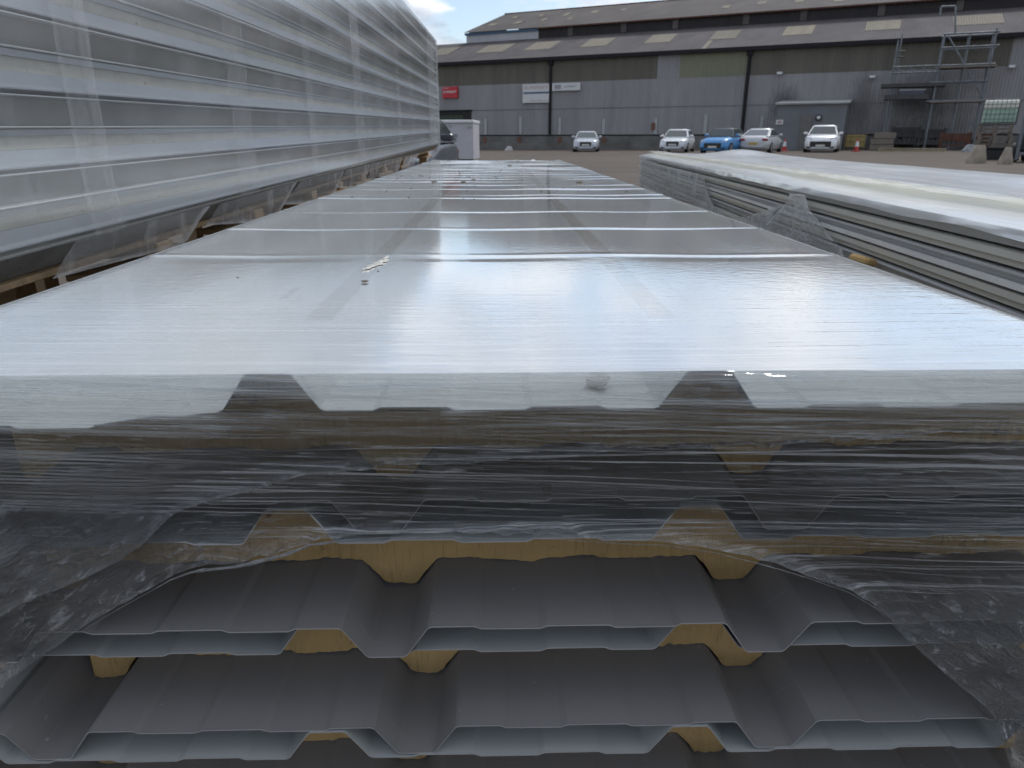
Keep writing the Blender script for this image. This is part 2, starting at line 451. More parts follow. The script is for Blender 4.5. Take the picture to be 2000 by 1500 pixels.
def clad_mat(name, col, col2, streak=(1.3, 1, 0.10), stains=()):
    t = NT(name)
    v = t.mapping(streak)
    a = t.noise(1.0, 6, 0.65, v); b = t.noise(0.25, 4, 0.5)
    g = t.noise(5.0, 5, 0.7, t.mapping((1.5, 1, 0.35)))
    c = t.mix(t.ramp(a, [(0.3, 0.0), (0.72, 1.0)]), col, col2)
    c = t.mix(t.ramp(b, [(0.35, 0.0), (0.7, 0.5)]), c, tuple(x*0.75 for x in col))
    c = t.mix(t.ramp(g, [(0.6, 0.0), (0.8, 0.55)]), c, tuple(x*0.5 for x in col2))
    for (su, sz, ru, rz, amt) in stains:         # soot and damp marks on the sheets
        sp = t.n.new('ShaderNodeSeparateXYZ'); t.l.new(t.tc.outputs['Object'], sp.inputs[0])
        du = t.math('DIVIDE', t.math('SUBTRACT', sp.outputs[0], su), ru)
        dz = t.math('DIVIDE', t.math('SUBTRACT', sp.outputs[2], sz), rz)
        rr = t.math('SQRT', t.math('ADD', t.math('MULTIPLY', du, du), t.math('MULTIPLY', dz, dz)))
        rr = t.math('ADD', rr, t.math('MULTIPLY', t.math('SUBTRACT', g, 0.5), 1.4))
        mk = t.math('MULTIPLY', t.ramp(rr, [(0.25, 1.0), (1.0, 0.0)]), amt)
        c = t.mix(mk, c, (0.03, 0.03, 0.032))
    return t.done(t.principled(c, 0.8, 0, None, 0.1))
U0, U1 = -3.8, 62.0
Z_PL = HC + 0.30; Z_BAND = HC + 4.52; Z_EAVE = HC + 6.40
us_scaf = fac(1795, 180)[0]; us_shed = fac(1535, 190)[0]
M_clad = clad_mat('grey_cladding', (0.350, 0.340, 0.345), (0.262, 0.256, 0.258), stains=[
    (us_scaf, HC+2.6, 2.4, 2.2, 0.55), (us_shed, HC+2.4, 1.3, 1.6, 0.65), (fac(1690, 150)[0], HC+2.6, 1.2, 2.6, 0.4), (us_scaf+1, HC+0.6, 4.5, 1.0, 0.4)])
M_olive = clad_mat('aged_translucent_sheet', (0.185, 0.174, 0.145), (0.125, 0.119, 0.100))
M_lime = clad_mat('mossy_translucent_sheet', (0.275, 0.275, 0.20), (0.205, 0.205, 0.15))
M_roof = clad_mat('fibre_cement_roof', (0.135, 0.123, 0.125), (0.078, 0.072, 0.075), (0.6, 0.3, 0.3))
M_roof2 = clad_mat('lichened_roof', (0.140, 0.127, 0.120), (0.085, 0.077, 0.076), (0.5, 0.3, 0.3))
M_rooflight = clad_mat('dulled_rooflight', (0.27, 0.245, 0.195), (0.21, 0.19, 0.15), (1.5, 0.3, 0.3))
M_clere = clad_mat('dark_clerestory', (0.060, 0.055, 0.056), (0.042, 0.040, 0.042))
M_gutter = pm('dark_gutter', (0.035, 0.033, 0.037), 0.9, spec=0.05)
M_plinth = pm('stained_render', (0.185, 0.180, 0.172), 0.9, 0, 0.5, 0.7, (1, 1, 1.5), 0.3, 8)
M_pale = clad_mat('pale_cladding', (0.50, 0.50, 0.52), (0.44, 0.44, 0.46))
M_blue = pm('blue_trim', (0.06, 0.13, 0.22), 0.6)
M_trimgrey = pm('grey_trim', (0.42, 0.42, 0.43), 0.6)

wh = bld_empty('warehouse', 'long grey corrugated warehouse with mossy translucent upper band and stepped dark roof', 'warehouse')
m = MB(); corr(m, U0, U1, (0, Z_PL), (0, Z_BAND)); m.build('wall', M_clad, wh, False)
m = MB(); m.box(U0, U1, -0.045, -0.03, HC + 2.38, HC + 2.42); m.build('sheet_lap', M_plinth, wh)
# upper band: alternating translucent sheets and cladding
ub = [U0, fac(1284, 130)[0], fac(1328, 130)[0], fac(1459, 130)[0], fac(1974, 110)[0], U1]
for i, (mt, nm) in enumerate(((M_olive, 'translucent_sheet'), (M_clad, 'wall_sheet'), (M_lime, 'translucent_sheet'), (M_olive, 'translucent_sheet'), (M_clad, 'wall_sheet'))):
    m = MB(); corr(m, ub[i], ub[i+1], (-0.002, Z_BAND), (-0.002, Z_EAVE), amp=0.035); o = m.build(nm, mt, wh, False)
    if mt is M_lime: o['label'] = 'brighter mossy green translucent sheets'
m = MB(); m.box(U0, U1, 0.06, 9.0, 0.05, Z_EAVE - 0.05); m.build('inner_core', M_clere, wh)
m = MB(); m.box(U0, U1, -0.06, 0.05, -0.5, Z_PL - 0.12)
m.build('plinth', M_plinth, wh)
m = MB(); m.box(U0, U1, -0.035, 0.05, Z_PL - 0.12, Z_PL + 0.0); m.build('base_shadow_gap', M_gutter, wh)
# lower roof, clerestory, upper roof
D1, Z1 = 7.0, HC + 8.92
Z2 = HC + 9.82
D2, Z3 = 16.0, HC + 12.72
UR0 = -4.3
m = MB(); corr(m, UR0, U1, (-0.35, Z_EAVE + 0.02), (D1, Z1), 0.16, 0.04, 0, True); m.build('roof', M_roof, wh, False)
m = MB(); m.box(UR0, U1, -0.46, -0.30, Z_EAVE - 0.18, Z_EAVE + 0.10); m.build('gutter', M_gutter, wh)
uc = -0.35
ublue = fac(1052, 75, D1)[0]
m = MB(); corr(m, uc, ublue, (D1, Z1 - 0.3), (D1, Z2), 0.25, 0.03); m.build('clerestory', M_pale, wh, False)
m = MB(); m.box(uc - 0.1, ublue, D1 - 0.16, D1 - 0.04, Z2 - 0.22, Z2 - 0.02); m.build('blue_fascia', M_blue, wh)
m = MB(); corr(m, ublue, U1, (D1, Z1 - 0.3), (D1, Z2), 0.25, 0.03); m.build('clerestory', M_clere, wh, False)
uu = ublue + 3
while uu < U1:
    m = MB(); m.box(uu, uu + 0.5, D1 - 0.09, D1 - 0.035, Z1 + 0.05, Z2 - 0.05); uu += 4.3 + rnd.random()*2.5
    m.build('mullion', M_roof2, wh)
m = MB(); corr(m, uc - 0.15, U1, (D1 - 0.3, Z2), (D2, Z3), 0.16, 0.04, 0, True); m.build('upper_roof', M_roof2, wh, False)
m = MB(); m.box(ublue, U1, D1 - 0.34, D1 - 0.22, Z2 - 0.09, Z2 + 0.01)
m.box(uc - 0.2, U1, D2 - 0.15, D2 + 0.2, Z3 - 0.05, Z3 + 0.08); m.build('verge_trim', M_rust, wh)
m = MB(); m.add([(uc, D1 + 0.02, Z1 - 0.4), (uc, D2, Z1 - 0.4), (uc, D2, Z3 - 0.1), (uc, D1 + 0.02, Z2 - 0.06)], [(0, 1, 2, 3)])
m.add([(UR0 + 0.1, 0, Z_PL), (UR0 + 0.1, D1, Z_PL), (UR0 + 0.1, D1, Z1 - 0.06), (UR0 + 0.1, 0, Z_EAVE)], [(0, 1, 2, 3)])
m.build('gable_wall', M_clad, wh)
m = MB(); corr(m, uc - 0.15, U1, (D2 + 0.1, Z3), (D2 + 9, Z3 - 3), 0.6, 0.07, 0, True); m.build('rear_roof', M_roof2, wh, False)
# rooflights (each a slab lying on the corrugations)
def roof_pt(t, low=True):
    return (-0.35 + t*(D1 + 0.35), Z_EAVE + 0.02 + t*(Z1 - Z_EAVE - 0.02)) if low else (D1 - 0.3 + t*(D2 - D1 + 0.3), Z2 + t*(Z3 - Z2))
def rooflight(ua, ubb, t0, t1, low=True, mt=M_rooflight):
    mm = MB(); d0, z0 = roof_pt(t0, low); d1, z1 = roof_pt(t1, low)
    L = math.hypot(d1-d0, z1-z0); nd, nz = -(z1-z0)/L*0.02, (d1-d0)/L*0.02
    corr(mm, ua, ubb, (d0+nd, z0+nz), (d1+nd, z1+nz), 0.16, 0.04, 0, True)
    mm.build('rooflight', mt, wh, False)
def roof_u(x, y, t, low=True):
    d, z = roof_pt(t, low); return fac(x, y, d)[0]
for (xa, xb, y) in ((845, 885, 103), (938, 992, 102), (1032, 1082, 97), (1140, 1192, 90), (1263, 1313, 84), (1390, 1440, 76), (1530, 1588, 66), (1690, 1758, 56), (1862, 1958, 45)):
    u_a, u_b = roof_u(xa, y, 0.55), roof_u(xb, y, 0.55)
    rooflight(u_a, u_b, 0.40, 0.78)
rooflight(roof_u(1374, 96, 0.15), roof_u(1382, 96, 0.15), 0.02, 0.36)
for (xa, xb, y, t0, t1) in ((955, 970, 60, .3, .42), (1005, 1020, 56, .3, .45), (1000, 1012, 46, .66, .76), (1058, 1068, 52, .35, .5), (1100, 1113, 40, .55, .72), (1052, 1062, 44, .66, .76), (1108, 1118, 49, .3, .42),
                        (1155, 1168, 34, .6, .72), (1212, 1222, 30, .6, .7), (1410, 1425, 23, .3, .42), (1478, 1495, 17, .35, .52), (1456, 1475, 8, .7, .82), (1552, 1570, 12, .3, .5), (1533, 1546, 5, .6, .8), (1580, 1600, 2, .6, .85), (1628, 1648, 6, .2, .36), (1708, 1726, 2, .2, .4)):
    rooflight(roof_u(xa, y, (t0+t1)/2, False), roof_u(xb, y, (t0+t1)/2, False), t0, t1, False)
# downpipes and light strips above the plinth
def downpipe(xt, yt, xb, yb):
    u0, z0 = fac(xt, yt, -0.1); u1, z1 = fac(xb, yb, -0.1)
    mm = MB(); mm.tube((u0, -0.13, Z_EAVE - 0.1), (u0, -0.13, z1), 0.13, 10); mm.box(u0-0.2, u0+0.2, -0.33, -0.02, Z_EAVE - 0.5, Z_EAVE - 0.17)
    mm.build('downpipe', M_gutter, wh)
downpipe(1076, 125, 1074, 262); downpipe(1465, 105, 1452, 262)
for x, yt in ((949, 232), (1017, 228), (1094, 230), (1180, 232), (1282, 230), (1380, 224), (1489, 228)):
    u0, zt = fac(x, yt); mm = MB(); mm.box(u0 - 0.13, u0 + 0.13, -0.09, -0.04, Z_PL + 0.02, zt); mm.build('wall_strip', M_trimgrey, wh)
for x, y0, y1 in ((948, 268, 279), (1015, 267, 278), (1094, 268, 279), (1180, 268, 279), (1276, 240, 254)):
    u0, za = fac(x, y1); _, zb = fac(x, y0); mm = MB(); mm.box(u0 - 0.17, u0 + 0.17, -0.105, -0.062, za, zb)
    mm.build('rust_patch', pm('orange_patch', (0.22, 0.105, 0.07), 0.9, 0, 0.5, 8), wh)
# roller opening at the far end of the wall
ua = fac(858, 225)[0]; ub2, zt = fac(921, 217); _, zb = fac(921, 240)
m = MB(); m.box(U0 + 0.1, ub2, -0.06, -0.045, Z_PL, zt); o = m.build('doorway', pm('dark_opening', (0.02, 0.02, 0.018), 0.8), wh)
m = MB(); m.box(U0 + 0.1, ub2 - 0.9, -0.09, -0.064, Z_PL, zt - 0.35); m.build('strip_curtain', pm('green_strips', (0.030, 0.060, 0.035), 0.6, 0, 0.6, 3, (6, 1, 0.4)), wh)
m = MB(); m.box(U0 + 0.1, ub2 + 0.15, -0.12, -0.062, zt, zt + 0.12); m.build('door_lintel', M_gutter, wh)

# added unseen behind the viewpoint: blocks low sky, darkens film reflections and panel ends
ob = thing('added_sky_blocker', 'long dark building added unseen behind the viewpoint to block low sky', 'building', (0, -24, 0), 0)
m = MB(); corr(m, -45, 45, (0, -0.4), (0, 5.2), 0.3, -0.03); m.build('wall', pm('sky_blocker_dark', (0.05, 0.047, 0.045), 0.8, 0, 0.3, 0.5, spec=0.1), ob)
m = MB(); m.box(-45, 45, -12, -0.04, -0.4, 5.15); m.build('inner_core', M_clere, ob)
m = MB(); m.add([(-45.3, 0.4, 5.2), (45.3, 0.4, 5.2), (45.3, -6.2, 6.6), (-45.3, -6.2, 6.6), (45.3, -12.6, 5.2), (-45.3, -12.6, 5.2)], [(0, 1, 2, 3), (3, 2, 4, 5)]); m.build('roof', M_roof, ob)

# signs
def text_part(s, wfit, hfit, u, z, mat, parent, depth=-0.036, shear=0.0, bold=0.0):
    cu = bpy.data.curves.new('lettering', 'FONT'); cu.body = s; cu.size = 1; cu.extrude = 0.003; cu.shear = shear; cu.offset = bold
    tmp = bpy.data.objects.new('tmp', cu); C.objects.link(tmp); bpy.context.view_layer.update()
    me = bpy.data.meshes.new_from_object(tmp.evaluated_get(bpy.context.evaluated_depsgraph_get()))
    bpy.data.objects.remove(tmp); me.name = 'lettering'
    x0, x1 = min(v.co.x for v in me.vertices), max(v.co.x for v in me.vertices); y0, y1 = min(v.co.y for v in me.vertices), max(v.co.y for v in me.vertices)
    for v in me.vertices: v.co = (u + (v.co.x-x0)/(x1-x0)*wfit, depth - v.co.z, z + (v.co.y-y0)/(y1-y0)*hfit)
    me.materials.clear(); me.materials.append(mat)
    return link('lettering', me, parent)
M_signwhite = pm('sign_white', (0.62, 0.62, 0.62), 0.5, 0, 0.1, 2)
M_signred = pm('sign_red', (0.50, 0.025, 0.035), 0.5, 0, 0.15, 2)
M_ink = pm('faded_ink', (0.42, 0.16, 0.20), 0.6)
M_inkgrey = pm('grey_ink', (0.20, 0.20, 0.24), 0.6)
def sign(xa, ya, xb, yb, label, mt, off=-0.2):
    u0, z1 = fac(xa, ya, off); u1, z0 = fac(xb, yb, off)
    e = thing('wall_sign', label, 'sign', P0 + U*u0 + N*off + Vector((0, 0, z0)), PHI)
    w, h = u1-u0, z1-z0
    mm = MB(); mm.box(0, w, -0.03, 0.15, 0, h); mm.build('board', mt, e)
    return e, w, h
e, w, h = sign(864, 170, 894, 191, 'small red sign with white lettering near the doorway', M_signred)
text_part('SUPERJET', w*0.90, h*0.24, w*0.05, h*0.40, M_signwhite, e, shear=0.15, bold=0.02)
text_part('SUPERJET', w*0.40, h*0.11, w*0.05, h*0.80, M_signwhite, e)
e, w, h = sign(1021, 165, 1074, 200, 'white sign with outlined letters above a blue stripe', M_signwhite)
mm = MB(); mm.box(0.08, w-0.04, -0.036, -0.031, h*0.50, h*0.58); mm.build('blue_stripe', M_blue, e)
mm = MB(); mm.box(0.0, w, -0.038, -0.031, h*0.475, h*0.495); mm.box(w*0.3, w-0.05, -0.036, -0.031, h*0.10, h*0.12); mm.build('thin_line', M_inkgrey, e)
text_part('SUPERJET', w*0.93, h*0.24, w*0.035, h*0.67, M_ink, e, shear=0.12, bold=0.015)
text_part('SUPERJET', w*0.93, h*0.24, w*0.035, h*0.67, M_signwhite, e, -0.0385, shear=0.12, bold=-0.018)
e, w, h = sign(1079, 163, 1133, 176, 'long narrow white sign just past the downpipe', M_signwhite)
mm = MB(); mm.box(w*0.08, w*0.32, -0.036, -0.031, h*0.2, h*0.8); mm.build('printed_square', pm('grey_print', (0.36, 0.33, 0.37), 0.6), e)
text_part('SUPERJET', w*0.44, h*0.28, w*0.44, h*0.36, M_inkgrey, e, shear=0.1)

# floodlights and cameras on the wall
def wall_lamp(x, y, label):
    u0, z0 = fac(x, y, -0.3)
    e = thing('wall_lamp', label, 'lamp', P0 + U*u0 + Vector((0, 0, z0)), PHI)
    mm = MB(); mm.box(-0.22, 0.22, -0.48, -0.20, -0.10, 0.10, b=0.04); mm.build('lamp_housing', M_trimgrey, e)
    mm = MB(); mm.tube((0, -0.3, 0), (0, 0.02, 0.12), 0.035, 8); mm.build('bracket', M_gutter, e)
    mm = MB(); mm.box(-0.16, 0.16, -0.485, -0.482, -0.07, 0.07); mm.build('lens', M_white, e)
    return e
wall_lamp(1523, 143, 'floodlight under the mossy band to the side of the second downpipe')
wall_lamp(1704, 150, 'small dark lamp on the wall above the shed roof')
wall_lamp(1976, 130, 'camera-like lamp on the wall at the end of the mossy band')

# lean-to shed
sh = thing('shed', 'grey flat fronted shed standing against the warehouse wall', 'shed', P0, PHI)
sd = -4.2
u0, zt = fac(1519, 205, sd); u1, _ = fac(1655, 205, sd)
m = MB(); m.box(u0, u1, sd, -0.1, 0.0, zt); m.build('wall', pm('shed_grey', (0.17, 0.175, 0.19), 0.75, 0, 0.2, 0.8), sh)
m = MB(); vs = [(u0-0.15, sd-0.2, zt), (u1+0.15, sd-0.2, zt), (u1+0.15, -0.1, zt+0.35), (u0-0.15, -0.1, zt+0.35)]
m.loft([[Vector(v) for v in vs], [Vector(v)+Vector((0, 0, 0.12)) for v in vs]], smooth=False); m.build('roof', pm('shed_roof', (0.30, 0.30, 0.30), 0.7, 0, 0.25, 1), sh)
du, dz = fac(1566, 224, sd-0.05); dv, _ = fac(1587, 224, sd-0.05)
m = MB(); m.box(du, dv, sd-0.06, sd-0.01, 0.15, dz); o = m.build('door', pm('door_grey', (0.155, 0.15, 0.145), 0.7), sh)
m = MB(); m.tube((du+0.12, sd-0.13, 1.15), (du+0.12, sd-0.065, 1.15), 0.03); m.build('handle', M_galv, o)
su, sz = fac(1516, 234, sd-0.05); sv, sz2 = fac(1529, 243, sd-0.05)
e = thing('notice', 'small white notice with faded red print at the shed corner', 'notice', P0, PHI)
m = MB(); m.box(su, sv, sd-0.05, sd-0.004, sz2, sz); m.build('board', M_signwhite, e)
m = MB(); m.box(su+0.1, sv-0.1, sd-0.056, sd-0.052, sz2+0.07, sz-0.07); m.build('print', pm('pink_print', (0.45, 0.30, 0.32), 0.6), e)
lu, lz = fac(1599, 230, sd-0.05)
e = thing('bulkhead_lamp', 'round bulkhead lamp beside the shed door', 'lamp', P0 + U*lu + N*(sd-0.1) + Vector((0, 0, lz)), PHI)
m = MB(); m.tube((0, 0.1, 0), (0, -0.03, 0), 0.22, 14); m.build('lamp_base', M_dark_paint, e)
m = MB(); m.tube((0, -0.03, 0), (0, -0.10, -0.02), 0.13, 12, r2=0.08); m.build('lamp_glass', M_white, e)

# ------------------------------------------------------------------ scaffold tower
sc = thing('scaffold', 'galvanised tube scaffold tower with boarded lifts against the warehouse wall', 'scaffold', P0, PHI)
SD = -2.2
def sp(x, y, dd=SD):
    u, z = fac(x, y, dd); return Vector((u, dd, z))
def stube(name, p, q, r=0.045, back=False, mt=M_galv):
    mm = MB(); mm.tube(p, q, r, 8); o = mm.build(name, mt, sc)
    if back:
        mm = MB(); dd = Vector((0, 1.3, 0)); mm.tube(p+dd, q+dd, r, 8); mm.build(name, mt, sc)
def upright(x, yt, r=0.06):
    u, zt2 = fac(x, yt, SD)
    gz = (P0 + U*u + N*SD).x*TILT
    stube('standard', Vector((u, SD, gz)), Vector((u, SD, zt2)), r, True); return u
ua1 = upright(1755, 78, 0.055); ub1 = upright(1846, 66, 0.055); uc1 = upright(1948, 55, 0.06); ud1 = upright(1897, 62, 0.04)
ua1b = upright(1763, 66, 0.04)
gza = [(P0 + U*u + N*SD).x*TILT for u in (ua1, ub1, uc1)]
def ledger(uA, uB, z, name='ledger', r=0.045, back=True, dd=SD):
    stube(name, Vector((uA, dd-0.06, z)), Vector((uB, dd-0.06, z)), r, back)
zl = lambda x, y: fac(x, y, SD)[1]
ledger(ub1-0.1, uc1+0.3, zl(1850, 93)); ledger(ub1-0.1, uc1+0.3, zl(1850, 128), r=0.06); ledger(ub1-0.1, uc1+0.2, zl(1850, 67), r=0.06)
ledger(ub1-0.4, uc1+0.1, zl(1850, 160)); ledger(ub1-0.4, uc1+0.1, zl(1850, 197), r=0.055)
zA, zB = zl(1750, 131), zl(1750, 143)
ledger(ua1-0.1, ub1, zA, r=0.05, back=False); ledger(ua1-0.1, ub1, zB, r=0.05, back=False)
for k in range(4):
    uu = ua1 + (ub1-ua1)*(0.06 + k*0.27)
    stube('lattice', Vector((uu, SD-0.06, zA)), Vector((uu + 0.45, SD-0.06, zB)), 0.04)
for k, (ya, yb) in enumerate(((100, 101), (111, 112))):
    stube('rung', Vector((ua1, SD, zl(1752, ya))), Vector((ua1+0.5, SD, zl(1752, yb))), 0.045, False, M_darksteel)
stube('brace', sp(1852, 70), sp(1923, 197), 0.05)
# arched guard rail up on the roof edge
g0, g1, g2, g3 = sp(1836, 30), sp(1838, 13), sp(1866, 12), sp(1866, 66)
for a, b in ((g0, g1), (g1, g2), (g2, g3)): stube('guard_rail', a, b, 0.06)
def deck(uA, uB, z, mt, t=0.12, nm='platform'):
    mm = MB(); mm.box(uA, uB, SD-0.15, SD+1.4, z-t/2, z+t/2); mm.build(nm, mt, sc)
deck(ua1-0.6, ub1+0.6, zl(1750, 167), M_darksteel, 0.22); deck(ua1-0.3, ub1-0.3, zl(1750, 190), M_darksteel, 0.30); deck(ub1, uc1+0.4, zl(1900, 128)-0.05, M_oldwood, 0.1)
deck(ub1-0.2, uc1+0.1, zl(1900, 197)-0.03, M_oldwood, 0.08)
e = thing('steel_box', 'pale steel box left on the dark scaffold boards', 'box', P0 + U*(ua1+0.6) + N*SD + Vector((0, 0, zl(1750, 190)+0.15)), PHI)
m = MB(); m.box(0, 1.5, 0.1, 0.7, 0, 0.24, b=0.02); m.build('body', pm('blue_grey_box', (0.09, 0.10, 0.14), 0.6), e)
m = MB(); m.box(-0.03, 1.53, 0.07, 0.73, 0.242, 0.36, b=0.02); m.build('lid', M_trimgrey, e)

# ------------------------------------------------------------------ cars
M_glass = pm('car_glass', (0.035, 0.05, 0.055), 0.12, 0, 0.2, 2, spec=0.9)
M_tyre = M_rubber
M_alloy = pm('alloy_wheel', (0.38, 0.38, 0.40), 0.4, 0.6)
M_head = pm('headlight_glass', (0.50, 0.53, 0.56), 0.15, 0, 0.4, 8)
M_tail = pm('tail_light', (0.28, 0.015, 0.02), 0.25)
M_plate = pm('white_plate', (0.66, 0.66, 0.62), 0.5)
M_plateY = pm('yellow_plate', (0.55, 0.38, 0.03), 0.5)
def paint(name, col): return pm(name, col, 0.28, 0.15, 0.06, 1.0)
def car(label, loc, rotz, col, L=4.3, W=1.8, H=1.45, nose=0.78, belt=0.93, hood=0.24, roof0=0.42, roof1=0.76, boot=0.93, roofmat=None, pname='car_paint', grille=0):
    e = thing('car', label, 'car', loc, rotz, 'cars parked in the yard')
    pt = paint(pname, col); hw = W/2
    gc = 0.14
    def ring(fy, zb, zt, k):
        y = -L/2 + fy*L; w = hw*k; zm = zb + (zt-zb)*0.45
        half = [(0.75*w, zb), (0.97*w, zb+0.08), (w, zm), (0.975*w, zt-0.13), (0.90*w, zt-0.035), (0.62*w, zt)]
        return [Vector((x, y, z)) for x, z in half] + [Vector((-x, y, z)) for x, z in reversed(half)]
    st = [(0.0, gc+0.12, nose-0.26, 0.72), (0.012, gc+0.03, nose-0.14, 0.86), (0.05, gc, nose-0.02, 0.95), (0.10, gc, nose+0.04, 0.985), (hood, gc, belt-0.02, 1.0),
          (0.40, gc, belt+0.02, 1.0), (0.62, gc, belt+0.03, 1.0), (0.82, gc, belt+0.03, 0.99), (boot, gc+0.03, belt-0.0, 0.95), (0.985, gc+0.08, belt-0.12, 0.88), (1.0, gc+0.2, belt-0.3, 0.78)]
    mm = MB(); mm.loft([ring(*s) for s in st]); body = mm.build('body', pt, e)
    # cabin
    yb0, yt0, yt1, yb1 = (-L/2 + f*L for f in (hood+0.01, roof0, roof1, min(boot, 0.95)))
    zb = belt; bw, tw = hw*0.93, hw*0.70
    def cab(k, wtop=None):      # k 0 belt .. 1 roof
        y0 = yb0 + (yt0-yb0)*k; y1 = yb1 + (yt1-yb1)*k; w = bw + (tw-bw)*k
        z = zb + (H-0.05-zb)*k
        return [Vector((-w*0.93, y0, z)), Vector((w*0.93, y0, z)), Vector((w, y0+0.12, z)), Vector((w, y1-0.15, z)), Vector((w*0.9, y1, z)), Vector((-w*0.9, y1, z)), Vector((-w, y1-0.15, z)), Vector((-w, y0+0.12, z))]
    mm = MB()
    r0, r1 = cab(0), cab(1)
    top = [Vector((v.x*0.82, v.y*0.9 + (yt0+yt1)/2*0.1, H)) for v in r1]
    mm.loft([r0, r1], smooth=False, caps=False); mm.loft([r1, top], smooth=True); mm.build('cabin', roofmat or pt, e)
    def pane(name, k0, k1, i, j, inset, off):
        a, b = cab(k0), cab(k1); q = [a[i], a[j], b[j], b[i]]
        ctr = sum(q, Vector())/4; nn = (q[1]-q[0]).cross(q[3]-q[0]).normalized()
        if nn.dot(ctr - Vector((0, (yt0+yt1)/2, zb))) < 0: nn = -nn
        q = [p + (ctr-p)*inset + nn*off for p in q]
        m2 = MB(); m2.add(q + [p - nn*0.03 for p in q], [(0, 1, 2, 3), (4, 5, 6, 7), (0, 1, 5, 4), (1, 2, 6, 5), (2, 3, 7, 6), (3, 0, 4, 7)]); m2.build(name, M_glass, e)
    pane('windscreen', 0.06, 0.95, 0, 1, 0.05, 0.012); pane('rear_window', 0.12, 0.92, 5, 4, 0.06, 0.012)
    for i, j in ((2, 3), (7, 6)): pane('side_window', 0.10, 0.90, i, j, 0.04, 0.012)
    # wheels
    for sx in (-1, 1):
        for fy in (0.18, 0.80):
            y = -L/2 + fy*L
            m2 = MB(); m2.tube((sx*(hw-0.20), y, 0.315), (sx*(hw+0.006), y, 0.315), 0.315, 20); wo = m2.build('wheel', M_tyre, e)
            m2 = MB(); m2.tube((sx*(hw+0.004), y, 0.315), (sx*(hw+0.016), y, 0.315), 0.20, 14); m2.build('rim', M_alloy, wo)
    yf = -L/2
    for sx in (-1, 1):
        m2 = MB(); m2.loft([[Vector((sx*hw*a, yf+0.02+b*L, z)) for a, b, z in ((0.50, 0.0, nose-0.20), (0.86, 0.02, nose-0.18), (0.93, 0.055, nose-0.03), (0.58, 0.012, nose-0.08))],
                            [Vector((sx*hw*a, yf+0.12+b*L, z)) for a, b, z in ((0.50, 0.0, nose-0.20), (0.86, 0.02, nose-0.18), (0.90, 0.055, nose-0.03), (0.58, 0.012, nose-0.08))]], smooth=False)
        m2.build('headlight', M_head, e)
        m2 = MB(); m2.box(sx*hw*0.72-0.17, sx*hw*0.72+0.17, L/2-0.16, L/2+0.0, belt-0.26, belt-0.12, b=0.03); m2.build('tail_light', M_tail, e)
        m2 = MB(); m2.box(min(sx*hw*0.95, sx*(hw+0.17)), max(sx*hw*0.95, sx*(hw+0.17)), yb0+0.28, yb0+0.40, belt+0.03, belt+0.16, b=0.025); m2.build('wing_mirror', pt, e)
        m2 = MB(); m2.box(sx*hw*0.66-0.15, sx*hw*0.66+0.15, yf-0.0, yf+0.1, gc+0.10, gc+0.22, b=0.03); m2.build('fog_intake', M_dark_paint, e)
    gw, gz0, gz1 = ((0.42, nose-0.42, nose-0.10), (0.62, gc+0.14, nose-0.26), (0.55, gc+0.12, nose-0.2))[grille]
    m2 = MB(); m2.box(-gw, gw, yf-0.012, yf+0.1, gz0, gz1, b=0.04); m2.build('grille', M_dark_paint, e)
    m2 = MB(); m2.box(-0.26, 0.26, yf-0.03, yf-0.013, gz0+0.06, gz0+0.17); m2.build('number_plate', M_plate, e)
    m2 = MB(); m2.box(-0.26, 0.26, L/2-0.005, L/2+0.012, belt-0.48, belt-0.36); m2.build('number_plate', M_plateY, e)
    return e
def gpt(x, y):
    p = on_ground(x, y); return (p.x, p.y, p.z)
def behind(p, a, dist):       # centre of a car whose near end is at p and which faces the direction turned by a
    return (p[0] + math.sin(a)*dist, p[1] + math.cos(a)*dist, ground_z(p[0] + math.sin(a)*dist))
a = R(8); car('silver saloon parked nose out alone in front of the concrete plinth', behind(gpt(1143, 297), a, 2.2), -a, (0.50, 0.53, 0.58), 4.4, 1.80, 1.40, pname='silver_blue_paint')
a = R(22); car('white hatchback with black grille beside the blue car', behind(gpt(1312, 298), a, 2.1), -a, (0.66, 0.68, 0.71), 4.3, 1.82, 1.45, pname='pearl_white_paint')
a = R(36); car('bright blue small car with dark roof between white and silver cars', behind(gpt(1393, 300), a, 1.7), -a, (0.085, 0.27, 0.55), 3.9, 1.80, 1.44, 0.80, 0.95, 0.26, 0.40, 0.80, 0.95, paint('dark_roof_paint', (0.06, 0.07, 0.08)), 'bright_blue_paint', 2)
a = R(31); car('silver coupe seen from behind with yellow rear plate', behind(gpt(1469, 299), a, 2.2), math.pi - a, (0.52, 0.53, 0.55), 4.5, 1.84, 1.42, 0.74, 0.95, 0.28, 0.45, 0.68, 0.95, None, 'bright_silver_paint')
a = R(26); car('tall white hatchback parked nose out in front of the shed', behind(gpt(1600, 298), a, 2.1), -a, (0.78, 0.79, 0.80), 4.2, 1.90, 1.58, 0.92, 1.02, 0.20, 0.38, 0.80, 0.95, None, 'bright_white_paint', 1)
a = R(-38); car('dark grey car half hidden behind the end of the tall wrapped stack', (-2.10, 14.4, -0.05), R(-3), (0.06, 0.065, 0.08), 4.3, 1.78, 1.40, pname='dark_grey_paint')

